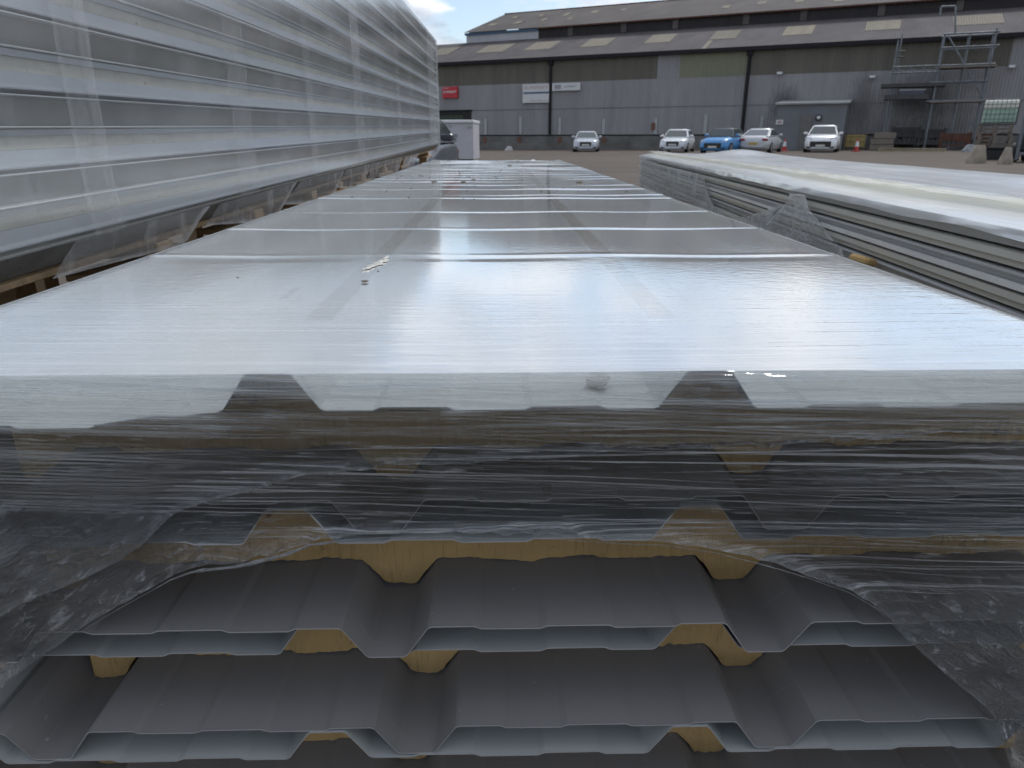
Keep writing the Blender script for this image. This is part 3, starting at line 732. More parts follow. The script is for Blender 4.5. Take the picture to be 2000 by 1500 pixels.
# white store cabin beyond the stacks
p = at_Y(925, 300, 34)
cb = thing('store_cabin', 'white steel store cabin with a pale roof rim beyond the stacks', 'cabin', (p.x, 34, 0), R(-4))
zt = at_Y(925, 240, 34).z
m = MB(); m.box(-3.2, 0, 0, 2.4, 0.05, zt); m.build('wall', pm('cabin_white', (0.50, 0.49, 0.52), 0.6, 0, 0.12, 1.5), cb)
m = MB(); m.box(-3.3, 0.03, -0.08, 2.5, zt, zt+0.13, b=0.02); m.build('roof', M_white, cb)
M_smudge = pm('faded_print', (0.25, 0.27, 0.30), 0.7)
m = MB(); m.box(-1.35, -0.72, -0.012, -0.003, zt-0.62, zt-0.47); m.box(-1.3, -0.75, -0.012, -0.003, zt-0.72, zt-0.67); m.build('nameplate', M_smudge, cb)
m = MB(); m.box(-0.25, -0.08, -0.06, -0.002, zt-0.2, zt-0.1); m.box(-1.1, -1.0, -0.06, -0.002, zt-0.16, zt-0.08); m.build('bracket', M_trimgrey, cb)

# ------------------------------------------------------------------ clutter along the wall
def cone(x, y, label):
    p = gpt(x, y); e = thing('traffic_cone', label, 'traffic cone', p, 0.2, 'traffic cones')
    red = pm('cone_red', (0.50, 0.045, 0.035), 0.5)
    m = MB(); m.box(-0.21, 0.21, -0.21, 0.21, 0, 0.05, b=0.015); m.build('base', red, e)
    m = MB(); m.tube((0, 0, 0.05), (0, 0, 0.30), 0.15, 14, r2=0.115); m.build('lower_band', red, e)
    m = MB(); m.tube((0, 0, 0.30), (0, 0, 0.62), 0.118, 14, r2=0.07); m.build('reflective_sleeve', M_white, e)
    m = MB(); m.tube((0, 0, 0.62), (0, 0, 0.78), 0.068, 14, r2=0.035); m.build('tip', red, e)
cone(1531, 295, 'traffic cone beside the shed wall, behind the silver coupe')
cone(1672, 296, 'traffic cone in front of the yellow tank')
p = gpt(1668, 293); e = thing('yellow_tank', 'yellowed plastic tank in a low cage beside the shed', 'tank', p, PHI)
m = MB(); m.box(-0.68, 0.60, 0, 1.0, 0.12, 1.02, b=0.08); m.build('body', pm('yellow_plastic', (0.42, 0.32, 0.12), 0.6, 0, 0.3, 2.5), e)
m = MB()
for k in range(4): m.tube((-0.70+k*0.44, -0.03, 0.1), (-0.70+k*0.44, -0.03, 1.03), 0.02, 6)
for k in range(3): m.tube((-0.70, -0.03, 0.2+k*0.38), (0.62, -0.03, 0.2+k*0.38), 0.02, 6)
m.build('cage', pm('cage_metal', (0.30, 0.25, 0.13), 0.6), e)
m = MB()
for k in range(3): m.box(-0.68+k*0.57, -0.54+k*0.57, -0.0, 1.0, 0.0, 0.115)
m.build('base', M_oldwood, e)

def baulk(x, y, w, hpx, label, mt, name='timber_stack', cat='timber', dep=1.0, rows=3):
    p = gpt(x, y); s = p[1]/CT/F*CT
    Wm = w*s; Hm = hpx*s*0.93
    e = thing(name, label, cat, p, PHI)
    nm = 'baulk'
    for r_ in range(rows):
        m = MB(); z0 = Hm*r_/rows; 
        m.box(-Wm/2 + rnd.uniform(-.1, .1), Wm/2 + rnd.uniform(-.1, .1), rnd.uniform(0, .12), dep, z0 + 0.01, Hm*(r_+1)/rows - 0.015, b=0.02)
        m.build(nm, mt, e)
    return e
baulk(1722, 294, 38, 34, 'grey weathered baulks piled in three layers past the yellow tank', M_oldwood)
baulk(1727, 262, 34, 1, 'x', M_rust) if False else None
def beam(xa, ya, xb, yb, h, label, mt, lift=0.0, name='steel_beam', cat='beam', r=0.09, ex=0.0):
    pa, pb = Vector(gpt(xa, ya)), Vector(gpt(xb, yb))
    d_ = pb - pa; L = d_.length; ang = math.atan2(d_.y, d_.x)
    e = thing(name, label, cat, (pa.x, pa.y, pa.z + lift), ang)
    m = MB(); m.box(0, L, -r, r, 0.0, h*0.18); m.box(0, L, -r, r, h*0.82, h); m.build('flange', mt, e)
    m = MB(); m.box(0, L, -r*0.45, r*0.45, h*0.18, h*0.82); m.build('web', mt, e)
    return e
beam(1715, 296, 1846, 297, 0.22, 'long pale timber beam lying on the ground before the scrap', pm('pale_beam', (0.40, 0.34, 0.24), 0.8, 0, 0.3, 2), 0, 'timber_beam', 'beam', 0.12)
def stillage(x, y, w, hpx, label, mt, tilt=0.0):
    p = gpt(x, y); s = p[1]/F; Wm, Hm = w*s, hpx*s*0.93
    e = thing('stillage', label, 'stillage', p, PHI + tilt)
    for sx in (-1, 1):
        for yy in (0.04, 0.96):
            m = MB(); m.box(sx*Wm/2-0.05, sx*Wm/2+0.05, yy-0.04, yy+0.04, 0, Hm); m.build('post', mt, e)
    m = MB(); m.box(-Wm/2+0.052, Wm/2-0.052, 0.02, 0.98, Hm*0.22, Hm*0.30); m.build('deck', mt, e)
    m = MB(); m.box(-Wm/2+0.052, Wm/2-0.052, 0.0, 0.06, Hm*0.55, Hm*0.62); m.box(-Wm/2+0.052, Wm/2-0.052, 0.93, 0.99, Hm*0.35, Hm*0.95); m.build('side_rail', mt, e)
    m = MB()
    for k in range(5):
        x0 = -Wm/2 + 0.1 + k*(Wm-0.3)/5
        m.box(x0, x0 + (Wm-0.3)/5*0.9, 0.1, 0.9, Hm*0.301, Hm*(0.42+0.3*rnd.random()))
    m.build('scrap', M_darksteel, e)
    return e
stillage(1765, 292, 44, 44, 'dark steel stillage of scrap beside the grey baulks', M_darksteel)
stillage(1812, 292, 46, 40, 'dark stillage of scrap behind the middle of the pale beam', M_darksteel)
stillage(1862, 294, 46, 34, 'rusty brown stillage at the far end of the pale beam', M_rust)
stillage(1905, 292, 34, 30, 'rusty stillage close to the pallet pile', M_rust)
for i, (xa, xb, yy, lf, lab, mt) in enumerate(((1742, 1838, 286, 1.02, 'dark beam resting across the tops of the scrap stillages', M_darksteel), (1815, 1895, 287, 0.92, 'rusty beam resting across the rusty stillages', M_rust),
                                           (1800, 1880, 290, 0.70, 'thin grey beam leaning in the scrap', M_trimgrey), (1712, 1742, 288, 1.18, 'rusty brown beam lying on the grey baulks', M_rust))):
    beam(xa, yy, xb, yy+1, 0.16, lab, mt, lf, r=0.10)

# pallet pile with a caged liquid tank on top, near the edge of the frame
TW = 25.6
base = on_ground(1948, 312)
pb = Vector((base.x, base.y, base.z))
rz = R(-32)
def pallet_mesh():
    out = []
    m = MB()
    for k in range(5): m.box(-0.6+k*0.27, -0.6+k*0.27+0.12, -0.5, 0.5, 0.118, 0.14)
    for k in range(3): m.box(-0.6, 0.6, -0.5+k*0.45, -0.40+k*0.45, 0.096, 0.1178)
    out.append(('deck_boards', m))
    m = MB()
    for i in range(3):
        for j in range(3): m.box(-0.6+i*0.53, -0.46+i*0.53, -0.5+j*0.45, -0.40+j*0.45, 0.0225, 0.0958)
    out.append(('block', m))
    m = MB()
    for k in range(3): m.box(-0.6, 0.6, -0.5+k*0.45, -0.40+k*0.45, 0, 0.022)
    out.append(('bottom_boards', m)); return out
lab = ['lowest of the pallets piled on the black crate', 'second pallet up in the pile under the caged tank', 'third pallet up in the pile under the caged tank', 'fourth pallet up in the pile under the caged tank', 'fifth pallet up in the pile under the caged tank', 'top pallet of the pile, directly under the caged tank']
H0 = 0.46
pal = thing('pallet', lab[0], 'pallet', pb + Vector((0, 0.5, H0)), rz, 'pallets piled under the caged tank')
for nm, m in pallet_mesh(): m.build(nm, M_oldwood, pal)
for k in range(1, 6): dup(pal, pb + Vector((rnd.uniform(-.06, .06), 0.5+rnd.uniform(-.05, .05), H0 + k*0.143)), (0, 0, rz + rnd.uniform(-.06, .06)), lab[k])
e = thing('crate', 'black plastic crate on the ground under the pallet pile', 'crate', pb + Vector((0, 0.5, 0)), rz)
m = MB(); m.box(-0.48, 0.48, -0.45, 0.45, 0, 0.40, b=0.03); m.build('body', M_dark_paint, e)
m = MB(); m.box(-0.52, 0.52, -0.49, 0.49, 0.402, 0.455, b=0.015); m.build('rim', M_dark_paint, e)
zt = H0 + 6*0.143
tk = thing('caged_tank', 'translucent caged liquid tank, half full of green liquid, on the pallet pile', 'tank', pb + Vector((0.02, 0.5, zt)), rz)
m = MB(); m.box(-0.56, 0.56, -0.46, 0.46, 0.06, 0.60, b=0.05); m.build('liquid', pm('green_liquid', (0.40, 0.57, 0.45), 0.35, 0, 0.15, 2), tk)
m = MB(); m.box(-0.56, 0.56, -0.46, 0.46, 0.602, 0.92, b=0.05); m.build('bottle', pm('cloudy_plastic', (0.80, 0.80, 0.70), 0.35, 0, 0.1, 2), tk)
m = MB()
for k in range(9):
    x = -0.60 + k*0.15
    for yy in (-0.50, 0.50): m.tube((x, yy, 0.02), (x, yy, 0.95), 0.010, 6)
for k in range(8):
    y = -0.50 + k*0.1428
    for xx in (-0.60, 0.60): m.tube((xx, y, 0.02), (xx, y, 0.95), 0.010, 6)
for k in range(6):
    z = 0.03 + k*0.183
    for yy in (-0.50, 0.50): m.tube((-0.60, yy, z), (0.60, yy, z), 0.010, 6)
    for xx in (-0.60, 0.60): m.tube((xx, -0.5, z), (xx, 0.5, z), 0.010, 6)
m.build('cage', M_galv, tk)
m = MB(); m.box(-0.6, 0.6, -0.5, 0.5, 0, 0.018); m.build('base', M_darksteel, tk)
def rock(x, y, sx, sy, sz, label, name, mt, cat, seed):
    p = gpt(x, y); e = MB()
    n = 10; rings = []
    for k in range(6):
        z = sz*k/5; sc_ = (1.0, 0.98, 0.86, 0.72, 0.62, 0.46)[k]; rr = []
        for i in range(n):
            t = 2*math.pi*i/n; q = 1 + 0.16*mnoise.noise(Vector((math.cos(t)*1.7+seed, math.sin(t)*1.7, z*2.5)))
            cx = max(-0.8, min(0.8, math.cos(t)*1.1)); cy = max(-0.8, min(0.8, math.sin(t)*1.1))
            rr.append(Vector((cx*sx*sc_*q + (0.12*sx*k/5), cy*sy*sc_*q, z)))
        rings.append(rr)
    e.loft(rings); o = e.build(name, mt); o.location = p; tag(o, label, cat); return o
rock(1905, 319, 0.32, 0.25, 0.62, 'chipped concrete block with a slanted face beside the black crate', 'concrete_block', M_conc, 'block', 1.3)
rock(1962, 321, 0.20, 0.22, 0.55, 'narrow concrete block between the black crate and the forklift', 'concrete_block', M_conc, 'block', 4.1)
rock(1892, 297, 0.40, 0.35, 0.42, 'crumpled white plastic sheeting on the ground by the rusty stillage', 'plastic_sheeting', pm('white_plastic', (0.45, 0.46, 0.48), 0.4, 0, 0.8, 6, bump=0.8, bs=8, bd=0.1), 'sheeting', 7.7)
rock(994, 294, 0.42, 0.35, 0.34, 'small white sack lying at the foot of the plinth', 'sack', pm('white_sack', (0.48, 0.47, 0.45), 0.6, 0, 0.3, 4), 'sack', 2.2)
# forklift at the edge
fp = on_ground(1990, 316); fk = thing('forklift', 'dark forklift with a grey mast partly beyond the edge of the picture', 'forklift', (fp.x + 0.55, fp.y, fp.z), R(-50))
m = MB()
for sx in (-0.32, 0.32): m.box(sx-0.05, sx+0.05, -0.95, -0.80, 0.08, 2.05)
for z in (0.3, 1.1, 2.0): m.box(-0.268, 0.268, -0.93, -0.84, z-0.05, z+0.05)
m.build('mast', pm('mast_grey', (0.15, 0.16, 0.18), 0.5), fk)
m = MB(); m.box(-0.5, 0.5, -0.75, 1.1, 0.35, 1.05, b=0.08); m.build('body', pm('forklift_dark', (0.05, 0.06, 0.08), 0.5), fk)
m = MB(); m.box(-0.5, 0.5, -0.55, 0.75, 2.0, 2.07)
for sx in (-0.46, 0.46):
    m.tube((sx, -0.5, 1.05), (sx, -0.4, 2.0), 0.03); m.tube((sx, 0.75, 1.05), (sx, 0.65, 2.0), 0.03)
m.build('overhead_guard', M_dark_paint, fk)
for sx in (-1, 1):
    for y in (-0.6, 0.75):
        m = MB(); m.tube((sx*0.40, y, 0.33), (sx*0.58, y, 0.33), 0.33, 18); w_ = m.build('wheel', M_rubber, fk)
        m = MB(); m.tube((sx*0.575, y, 0.33), (sx*0.592, y, 0.33), 0.17, 12); m.build('rim', M_alloy, w_)
for sx in (-0.25, 0.25):
    m = MB(); m.box(sx-0.05, sx+0.05, -1.9, -0.955, 0.06, 0.10); m.build('fork', M_darksteel, fk)
# white bay line
pa, pbn = on_ground(1636, 292), on_ground(1668, 292)
m = MB(); m.add([(pa.x, pa.y, pa.z+0.004), (pbn.x, pbn.y, pbn.z+0.004), (pbn.x, pbn.y+0.5, pbn.z+0.004), (pa.x, pa.y+0.5, pa.z+0.004)], [(0, 1, 2, 3)])
structure(m.build('bay_line', M_white))

# ================================================================== MIDDLE STACK of roof panels
SY = 0.5035                       # distance of the panel ends from the camera
MR = R(1.18)                      # the stack runs very slightly to one side
S_LEN = 5.5
PITCH, RH = 0.3345, 0.031
RB, RT = 0.0385, 0.0165           # half widths of a rib at foot and top
def profile(nribs=4):
    """half-open trapezoid profile, x from the first rib centre, z from the pan"""
    pts = [(-RB-0.012, -0.006), (-RB, 0.0)]
    rd = 0.0022
    for k in range(nribs):
        c = k*PITCH
        if k: pts.append((c-RB-0.002, 0.0))
        pts += [(c-RB+0.0016, 0.0016), (c-RT-0.0018, RH-0.0024), (c-RT+rd*0.4, RH-0.0003), (c-RT+rd, RH), (c+RT-rd, RH), (c+RT-rd*0.4, RH-0.0003), (c+RT+0.0018, RH-0.0024), (c+RB-0.0016, 0.0016), (c+RB+0.002, 0.0)]
        if k < nribs-1:
            for a, b in ((0.080, 0.137), (0.197, 0.254)):
                pts += [(c+a-0.003, 0.0), (c+a+0.003, 0.0026), (c+b-0.003, 0.0026), (c+b+0.003, 0.0)]
    pts.append(((nribs-1)*PITCH + RB + 0.012, -0.006))
    return pts
def sheet_mesh(name, flip, sag=None, length=S_LEN):
    prof = profile(); sgn = -1 if flip else 1
    if flip: prof = [((3*PITCH - x), z) for x, z in reversed(prof)]
    ys = [0.0, 0.03, 0.08, 0.16, 0.3, 0.6, 1.2, 2.4, 4.0, length]
    tk = 0.0011
    m = MB(); n = len(prof)
    def gridv(off):
        out = []
        for y in ys:
            for x, z in prof:
                zz_ = sgn*(z + off)
                if sag: zz_ += sag(x, y)
                # tiny hand-made unevenness
                zz_ += 0.0006*mnoise.noise(Vector((x*9, y*3, 3.1 if flip else 0.2)))
                out.append((x, y, zz_))
        return out
    A, B = gridv(0.0), gridv(-tk)          # A = coated outer face, B = backing coat
    K = len(ys)
    fs = [(k*n+i, k*n+i+1, k*n+n+i+1, k*n+n+i) for k in range(K-1) for i in range(n-1)]
    m.add(A, fs, 0)
    m.add(B, [tuple(reversed(f)) for f in fs], 1)
    o = len(A)
    edge = [(i, o+i, o+i+1, i+1) for i in range(n-1)]
    m.add(A+B, edge, 2)
    m.add(A+B, [(K*n-n+i, K*n-n+i+1, o+K*n-n+i+1, o+K*n-n+i) for i in range(n-1)], 2)
    if flip:
        for i in range(len(m.f)): m.f[i] = list(reversed(m.f[i]))
    return m.mesh(name, [M_sheet_lit if sag else M_sheet, M_primer, M_sheetedge])
M_sheetedge = pm('cut_steel_edge', (0.58, 0.58, 0.58), 0.45, 0.3, 0.2, 20)
def foam_round(x, flip):
    d_ = abs(((x + PITCH/2) % PITCH) - PITCH/2)
    return 0.0045*max(0, min(1, (d_-0.55*RT)/(0.8*RT)))*max(0, min(1, (RB-d_)/(RB-1.35*RT)))
def foam_mesh(name, flip, thick, y0, seed, sag=None, length=S_LEN):
    """core filling the ribs; front face cut roughly"""
    prof = [(x, z) for x, z in profile() if x > -RB+0.0 or True]
    prof = [(x, z) for x, z in prof if -RT <= x <= 3*PITCH + RT]
    sgn = -1 if flip else 1
    if flip: prof = [((3*PITCH - x), z) for x, z in reversed(prof)]
    # resample finely so the sawn lower edge can wander
    res = []
    for (xa, za), (xb, zb) in zip(prof, prof[1:]):
        k = max(1, int(abs(xb-xa)/0.003))
        for i in range(k): res.append((xa + (xb-xa)*i/k, za + (zb-za)*i/k))
    res.append(prof[-1])
    m = MB(); n = len(res); rings = []
    yl = [y0, y0+0.05] + ([0.3, 0.6, 0.9, 1.2] if sag else []) + [length-0.01]
    for y in yl:
        top, bot = [], []
        for x, z in res:
            jy = 0.0
            if y == y0:
                jy = 0.006*mnoise.noise(Vector((x*14, seed, 0.0))) + 0.002*mnoise.noise(Vector((x*160, seed, 4.0)))
            shrink = 0.0018 + (foam_round(x, flip) + 0.0040*max(0, mnoise.noise(Vector((x*26, seed, 8.0)))) + 0.0018*abs(mnoise.noise(Vector((x*130, seed, 2.0)))) if y == y0 else 0.0) - (sag(x, y) if sag else 0.0) + (0.0006 if sag else 0.0)
            top.append(Vector((x, y + jy, sgn*(z - shrink))))
            bot.append(Vector((x, y + jy*0.4, sgn*(-thick))))
        rings.append((top, bot))
    vs = [p for t, b in rings for p in t + b]
    K = 2*n; fs = []
    KL = len(yl)-1
    for k in range(KL):
        for i in range(n-1):
            fs.append((k*K+i, k*K+i+1, k*K+K+i+1, k*K+K+i))
            fs.append((k*K+n+i, k*K+K+n+i, k*K+K+n+i+1, k*K+n+i+1))
        fs.append((k*K, k*K+K, k*K+K+n, k*K+n)); fs.append((k*K+n-1, k*K+2*n-1, k*K+K+2*n-1, k*K+K+n-1))
    for i in range(n-1):
        fs.append((i, n+i, n+i+1, i+1)); fs.append((KL*K+i, KL*K+i+1, KL*K+n+i+1, KL*K+n+i))
    m.add(vs, fs)
    return m
def liner_mesh(flip, thick, y0, length=S_LEN):
    sgn = -1 if flip else 1
    m = MB(); z0, z1 = sgn*(-thick-0.0006), sgn*(-thick-0.0016)
    m.box(-RB, 3*PITCH+RB, y0+0.003, length-0.01, min(z0, z1), max(z0, z1)); return m
def sag_first(x, y):           # the first sheet is bent down near its corner
    xx = x - 0.30             # x measured from first rib; bend begins just outside the second rib
    s = 0.0
    if xx < 0: s = -0.0125*min(1, (-xx)/0.10)**1.3
    return s*max(0, 1 - y/0.9)
ROWS = [  # (sheet height relative to camera, inverted, x of first visible rib, foam thickness, recess, label)
    (-0.1971, False, -0.184, 0.038, 0.098, 'topmost roof panel of the middle stack, ribs up, bent at one corner'),
    (-0.2747, True,  -0.108, 0.037, 0.100, 'second panel down in the middle stack, lying ribs down behind the film'),
    (-0.3125, False, -0.182, 0.042, 0.098, 'third panel down in the middle stack, ribs up, with light grey face'),
    (-0.3995, True,  -0.110, 0.042, 0.104, 'upside-down panel with dark inner sheet just below the torn film edge'),
    (-0.4318, False, -0.168, 0.042, 0.100, 'thin light grey panel edge directly under the uppermost uncovered dark sheet'),
    (-0.5099, True,  -0.089, 0.042, 0.104, 'lower uncovered upside-down panel with its end rib hanging out at the corner'),
    (-0.5436, False, -0.1695, 0.042, 0.100, 'light grey ribs-up panel along the bottom edge of the picture'),
    (-0.6300, True,  -0.110, 0.042, 0.104, 'lowest upside-down panel, dark inner sheet below the bottom light grey edge'),
]
stack_rot = MR
def st_loc(x, z, y=0.0):      # stack-local to yard
    return (x*math.cos(MR) - y*math.sin(MR), SY + x*math.sin(MR) + y*math.cos(MR), HC + z)
for i, (z, inv, rc, th, rec, lab) in enumerate(ROWS):
    x0 = rc - PITCH
    e = thing('roof_panel', lab, 'roof panel', st_loc(x0, z, 0.009 if i == 4 else 0.0 if i == 0 else rnd.uniform(-0.002, 0.002)), MR, 'panels of the middle stack')
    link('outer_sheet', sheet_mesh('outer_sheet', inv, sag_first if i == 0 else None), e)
    fm = foam_mesh('foam_core', inv, th, rec, i*3.7, sag_first if i == 0 else None).build('foam_core', M_foam, e)
    liner_mesh(inv, th, rec).build('liner_sheet', M_sheet, e)
    if i == 0:
        for k in (1, 2):
            m = MB(); m.box(k*PITCH-0.013, k*PITCH+0.013, 0.16, S_LEN-0.05, RH+0.0002, RH+0.0012); m.build('sealing_tape', pm('beige_tape', (0.52, 0.47, 0.36), 0.7, 0, 0.5, 9, (1, 0.4, 1)), e)
# timber bearers under the middle stack
zb = HC - 0.6300 - RH - 0.004
for k, yy in enumerate((0.25, 2.0, 3.7, 5.2)):
    m = MB()
    for r_ in range(3):
        hgt = zb/3
        m.box(-0.52, 0.52, yy-0.06, yy+0.06, r_*hgt + 0.001, (r_+1)*hgt - 0.001, b=0.004)
    o = m.build('bearer', M_wood); o.location = st_loc(0, 0)[:2] + (0,); o.rotation_euler = (0, 0, MR)
    tag(o, ['timber bearer under the near end of the middle stack', 'timber bearer under the middle stack, second from the near end', 'timber bearer under the middle stack, third from the near end', 'timber bearer under the far end of the middle stack'][k], 'bearer', 'bearers under the middle stack')

# ------------------------------------------------------------------ film over the middle stack
fw = thing('stretch_film', 'clear stretch film wrapped over the middle stack, torn open in an arch at the front', 'stretch film', st_loc(0, 0), MR)
fw.location.z = 0
ZT = HC - 0.1971 + RH + 0.0018
XL, XR = -0.535, 0.505
ridges = [0.552, 0.875, 1.20, 1.60, 1.72, 1.98, 2.20, 2.42, 2.62, 2.80, 3.0, 3.18, 3.4, 3.6, 3.8, 4.0, 4.2, 4.4, 4.6, 4.8, 5.0, 5.2]
def top_z(x, y):
    # film stretched from rib to rib, sagging a little between them
    ph = ((x + 0.184)/PITCH) % 1.0
    z = ZT - 0.0016*(math.sin(math.pi*ph)**2)*(0.35 if y < 0.5 else 1.0)
    for k, r_ in enumerate(ridges):
        rr = r_ + 0.004*mnoise.noise(Vector((x*2.2, k*3.3, 1)))+0.02*(x)*((k % 3)-1)*0.5
        dy = y - rr
        if abs(dy) < 0.12:
            amp = (0.0017 if k < 3 else 0.0030)*(0.5 + 0.7*mnoise.noise(Vector((x*2.5, k*5.1, 0))))*(1.0 if k > 0 else 0.55)
            z += max(0.0, amp)*math.exp(-(dy/0.011)**2)
    z += 0.0004*mnoise.noise(Vector((x*3, y*2.5, 0)))
    return z
xs = [XL, XL+0.003, XL+0.006] + [XL + (XR-XL)*i/72 for i in range(1, 72)] + [XR-0.006, XR-0.003, XR]
ysf = []
y = -0.008
while y < S_LEN + 0.02:
    ysf.append(y)
    near = min(abs(y - r_) for r_ in ridges)
    y += 0.006 if near < 0.04 else (0.014 if y < 1.3 else 0.03)
m = MB(); vs = []; lay = []; cru = []
for y in ysf:
    for x in xs:
        zed = top_z(x, y)
        ed = min(x - XL, XR - x)
        if ed < 0.008: zed -= 0.005*(1 - ed/0.008)**2      # rolls over the long edges
        if y > S_LEN-0.15: zed -= 0.03*((y-S_LEN+0.15)/0.15)**2 + 0.01*mnoise.noise(Vector((x*12, y*9, 2)))
        vs.append((x, y, zed))
        l = 0.0
        for k, r_ in enumerate(ridges):
            rr = r_ + 0.004*mnoise.noise(Vector((x*2.2, k*3.3, 1)))+0.02*x*((k % 3)-1)*0.5
            dy = y - rr
            if -0.012 < dy < 0.05 and k > 0: l = max(l, (0.50 if dy < 0.008 else 0.36*(1-(dy-0.008)/0.042))*max(0.15, 0.55 + 0.8*mnoise.noise(Vector((x*3.5, k*2.0, 5)))))
        if y < 0.42: l = max(l, 0.12*(1 - y/0.42) + 0.04)
        lay.append(l)
        c_ = 0.0
        if 0.38 < y < 0.9: c_ = 0.0
        cru.append(c_)
nx = len(xs)
m.add(vs, [(j*nx+i, j*nx+i+1, j*nx+nx+i+1, j*nx+nx+i) for j in range(len(ysf)-1) for i in range(nx-1)], 0, True)
o = m.build('top_sheet', M_film_top, fw, False); attr(o, 'layers', lay); attr(o, 'crumple', cru)
attr(o, 'wrinkle', [max(0.0, min(1.0, (0.34 - v[1])/0.30)) + 0.04 for v in vs])
# side flaps
for sx, X in ((-1, XL), (1, XR)):
    m = MB(); vs = []; nz_ = 9; ny = 110
    for j in range(ny):
        y = S_LEN*j/(ny-1)
        drop = 0.30 + 0.05*mnoise.noise(Vector((y*1.7, sx*3, 0)))
        for i in range(nz_):
            t = i/(nz_-1)
            vs.append((X + sx*(0.004 + 0.010*t) + 0.004*mnoise.noise(Vector((y*7, t*4, sx))), y, ZT - 0.005 - drop*t))
    m.add(vs, [(j*nz_+i, j*nz_+i+1, j*nz_+nz_+i+1, j*nz_+nz_+i) for j in range(ny-1) for i in range(nz_-1)], 0, True)
    o = m.build('side_flap', M_film_torn, fw, False)
    attr(o, 'crumple', [0.12]*len(vs))
# front sheet with an arched torn edge; edge heights taken from the photo (x px, y px)
arch = [(-400, 1420), (-120, 1400), (0, 1340), (60, 1295), (120, 1250), (170, 1218), (230, 1185), (290, 1150), (340, 1122), (380, 1108), (460, 1098), (530, 1083), (560, 1076), (610, 1056), (680, 1048), (760, 1044), (900, 1046), (1100, 1054),
        (1300, 1066), (1400, 1082), (1500, 1110), (1590, 1135), (1660, 1160), (1715, 1195), (1760, 1240), (1800, 1280), (1850, 1325), (1900, 1368), (1945, 1405), (1962, 1425), (2000, 1560), (2100, 1640), (2500, 1650)]
def arch_z(xw):               # torn edge height at stack-local x
    best = None
    prev = None
    for (px, py) in arch:
        p = at_Y(px, py, SY - 0.012)
        if prev and prev.x <= xw <= p.x:
            t = (xw-prev.x)/(p.x-prev.x); return prev.z + (p.z-prev.z)*t
        prev = p
    p0 = at_Y(*arch[0], SY-0.012)
    return p0.z if xw < p0.x else prev.z
def front_sheet(name, xa, xb, zlow, off, crum, nxx=150, nzz=46):
    m = MB(); vs = []; cc = []
    for i in range(nxx):
        x = xa + (xb-xa)*i/(nxx-1)
        zl_ = zlow(x) + 0.0022*mnoise.noise(Vector((x*75, off*900, 0))) + 0.0045*mnoise.noise(Vector((x*17, off*500, 3))) + 0.006*max(0, mnoise.noise(Vector((x*31, off*300, 9)))-0.25)
        zt_ = ZT + 0.0004
        for j in range(nzz):
            t = j/(nzz-1); z = zt_ + (zl_-zt_)*t
            bulge = -0.010*math.sin(math.pi*min(1, t*1.15)) - off*min(1, t*12)
            cr_ = crum(x, z, t)
            wav = 0.0025*mnoise.noise(Vector((x*3, z*55, off*300))) + cr_*0.010*mnoise.noise(Vector((x*22, z*26, off*99)))
            curl = 0.006*max(0, (t-0.96)/0.04)
            vs.append((x, bulge + wav*min(1, t*8) - curl - 0.0075*max(0, 1-t*3) - 0.002, z)); cc.append(cr_ + 0.8*max(0, (t-0.965)/0.035)*(0.5+0.5*mnoise.noise(Vector((x*30, 1, off*40)))))
    m.add(vs, [(i*nzz+j, i*nzz+j+1, i*nzz+nzz+j+1, i*nzz+nzz+j) for i in range(nxx-1) for j in range(nzz-1)], 0, True)
    o = m.build(name, M_film_front, fw, False); attr(o, 'crumple', cc); attr(o, 'wrinkle', [max(0.0, 1-c*1.1)*(0.35 if off else 0.85) for c in cc])
    attr(o, 'layers', [(0.12 if q % nzz >= nzz-1 else (0.018 if off else 0.0) + (0.0 if off else 0.30*max(0.0, 1-(q % nzz)/(nzz-1)/0.16))) for q in range(len(vs))]); return o
def crum_main(x, z, t):
    lo = arch_z(x); low_l = max(0, min(1, (-0.16-x)/0.16))*max(0, min(1, (HC-0.27-z)/0.06)); low_r = max(0, min(1, (x-0.26)/0.14))*max(0, min(1, (HC-0.345-z)/0.05))
    return min(1, low_l + low_r)
front_sheet('front_sheet', XL, XR, arch_z, 0.0, crum_main, 190, 60)
# the torn edge rolls up into a lumpy cord in places
m = MB(); rings = []; lay_r = []
n_ = 170
for k in range(n_):
    x = -0.36 + 0.70*k/(n_-1); z = arch_z(x) + 0.002*mnoise.noise(Vector((x*17, 0, 3)))
    fat = 0.0003 + 0.0030*max(0, 1-abs((x+0.205)/0.09))*(0.6+0.8*abs(mnoise.noise(Vector((x*70, 2, 2))))) + 0.0006*max(0, mnoise.noise(Vector((x*12, 5, 5))))
    rings.append([Vector((x + fat*0.5*mnoise.noise(Vector((x*90, i, 1))), -0.014 + math.cos(i*math.pi/3)*fat, z + math.sin(i*math.pi/3)*fat*(0.7+0.6*mnoise.noise(Vector((x*50, i, 4)))))) for i in range(6)])
m.loft(rings, smooth=True); o = m.build('rolled_edge', film_mat('rolled_film', haze=0.30, gloss=1.2, rough=0.12, crumple=0.5, fmax=0.4, fine=(1.0, (90, 90, 90), 0.6, 0.006)), fw); attr(o, 'crumple', [0.8]*len(o.data.vertices))
